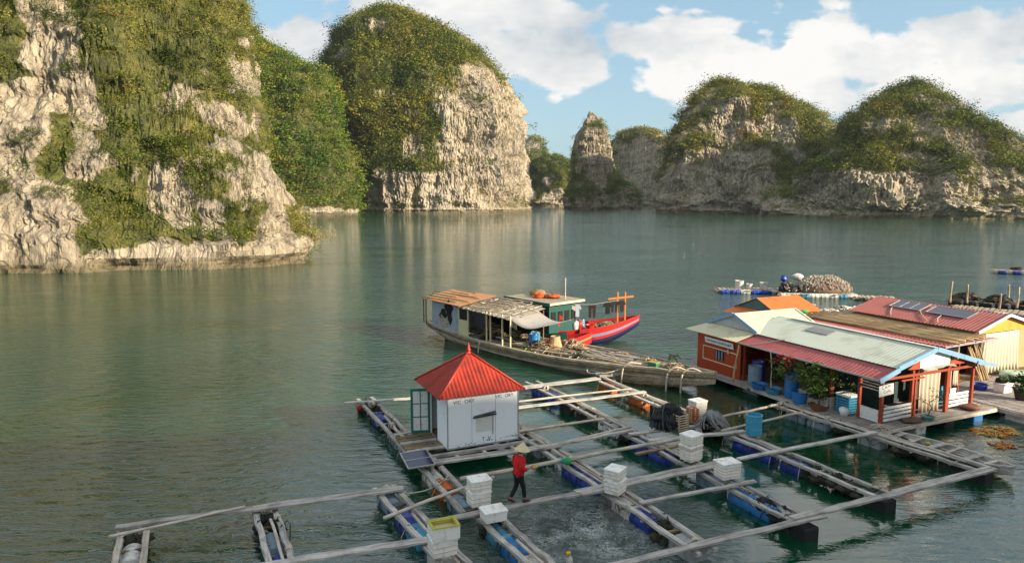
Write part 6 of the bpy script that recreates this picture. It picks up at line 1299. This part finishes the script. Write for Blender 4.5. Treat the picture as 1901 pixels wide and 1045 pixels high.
q = empty('gear_heap', p+M1@Vector((1.0,1.5,0)), a_, 'dark gear heap at the left end of the trap raft', 'gear heap'); tangle(q, 20, 1.0, 0.9, 1.0, (PL['black'],PL['rope']), 0.04, 12, 'black', (.25,.5))
q2 = MB().blob((0,0,0.3),(0.55,0.4,0.32),12,0.2,7).build('sack', PL['white'], smooth=True); q2.location = p+M1@Vector((2.0,1.9,1.1)); tag(q2, 'white sack on top of the gear at the left of the trap raft', 'sack')
q2 = MB().blob((0,0,0.2),(0.3,0.3,0.3),12,0.2,7).build('sack', PL['blue'], smooth=True); q2.location = p+M1@Vector((0.7,1.9,1.0)); tag(q2, 'blue sack at the left end of the trap raft', 'sack')
raft(1590,553,1662,556,2.2,'low brown plank raft right of the trap heap', z=0.25, mat='tan', floats=('black',), n=3)
raft(1600,566,1790,582,0.9,'long thin raft edge strewn with pale gear behind the red roofs', z=0.25, mat='pale', floats=('white',), n=8)
o,p,a_,L = raft(1762,572,1960,590,2.6,'tan raft behind the solar panel house', z=0.4, mat='tan', floats=('blue','white'), n=7)
for k in range(9):
    q = empty('gear_heap', G(1500+k*34+R(-6,6), 573+k*1.5+R(-8,4), 0.3), R(0,3), 'pale heap of floating gear between the rafts behind the roofs', 'gear heap', 'pale gear heaps behind the roofs'); tangle(q, 14, 0.9, 0.6, 0.25, (PL['rope'],WD['tan'],PL['white']), 0.03, 4, 'white', (.15,.3))
o,p,a_,L = raft(1758,556,1905,568,3.0,'dark barge heaped with black nets and poles at the right edge', z=0.5, mat='brown', floats=('black',), n=5, name='barge')
M1 = Matrix.Rotation(a_,3,'Z')
for k,(x,lb) in enumerate(((1.2,'black net coil on the dark barge, left heap'),(3.6,'round black net coil on the dark barge, middle heap'),(6.2,'black net coil on the dark barge, right heap'))):
    q = empty('net_coil', p+M1@Vector((x,1.4,0)), 0, lb, 'net coil'); tangle(q, 30, 1.2, 0.9, 0.7, (PL['black'],PL['weed'],WD['brown']), 0.04, 10, 'black', (.25,.5))
for k,(px,y0,y1) in enumerate(((1763,562,522),(1795,563,528),(1872,556,528),(1888,572,533),(1855,574,545))):
    b = G(px,y0,0.5); zt = CAM_H + ray(px,y1)[2]/ray(px,y1)[1]*b.y; pole(b, b+Vector((R(-.1,.2),0,zt-0.5)), ['post at the left end of the dark barge','second post from the left on the dark barge','thin post behind the dark nets','leaning post at the right edge of the picture','short post in front of the dark nets'][k], 0.09, 'tan', cat='post', group=None)
raft(1848,502,1960,506,2.0,'distant low raft at the right edge of the water', z=0.4, mat='tan', floats=('blue',), n=4)
q = empty('gear_heap', G(1886,501,0.4), 0, 'small dark heap on the distant low raft', 'gear heap'); tangle(q, 14, 0.8, 0.6, 0.5, (PL['black'],), 0.05, 5, 'weed', (.2,.4))
for k,(px,py) in enumerate(((1287,452),(1297,463),(1270,470))): o = MB().lathe([(0,-.05),(.05,-.04),(.07,0),(.05,.03),(0,.04)],(0,0,0),10).build('net_float', PL['white'] if k!=1 else PL['orange'], smooth=True); o.location = G(px,py,0.05); tag(o, ['white net float far out on the water, farthest of three','orange net float far out on the water','white net float far out on the water, nearest of three'][k], 'float')
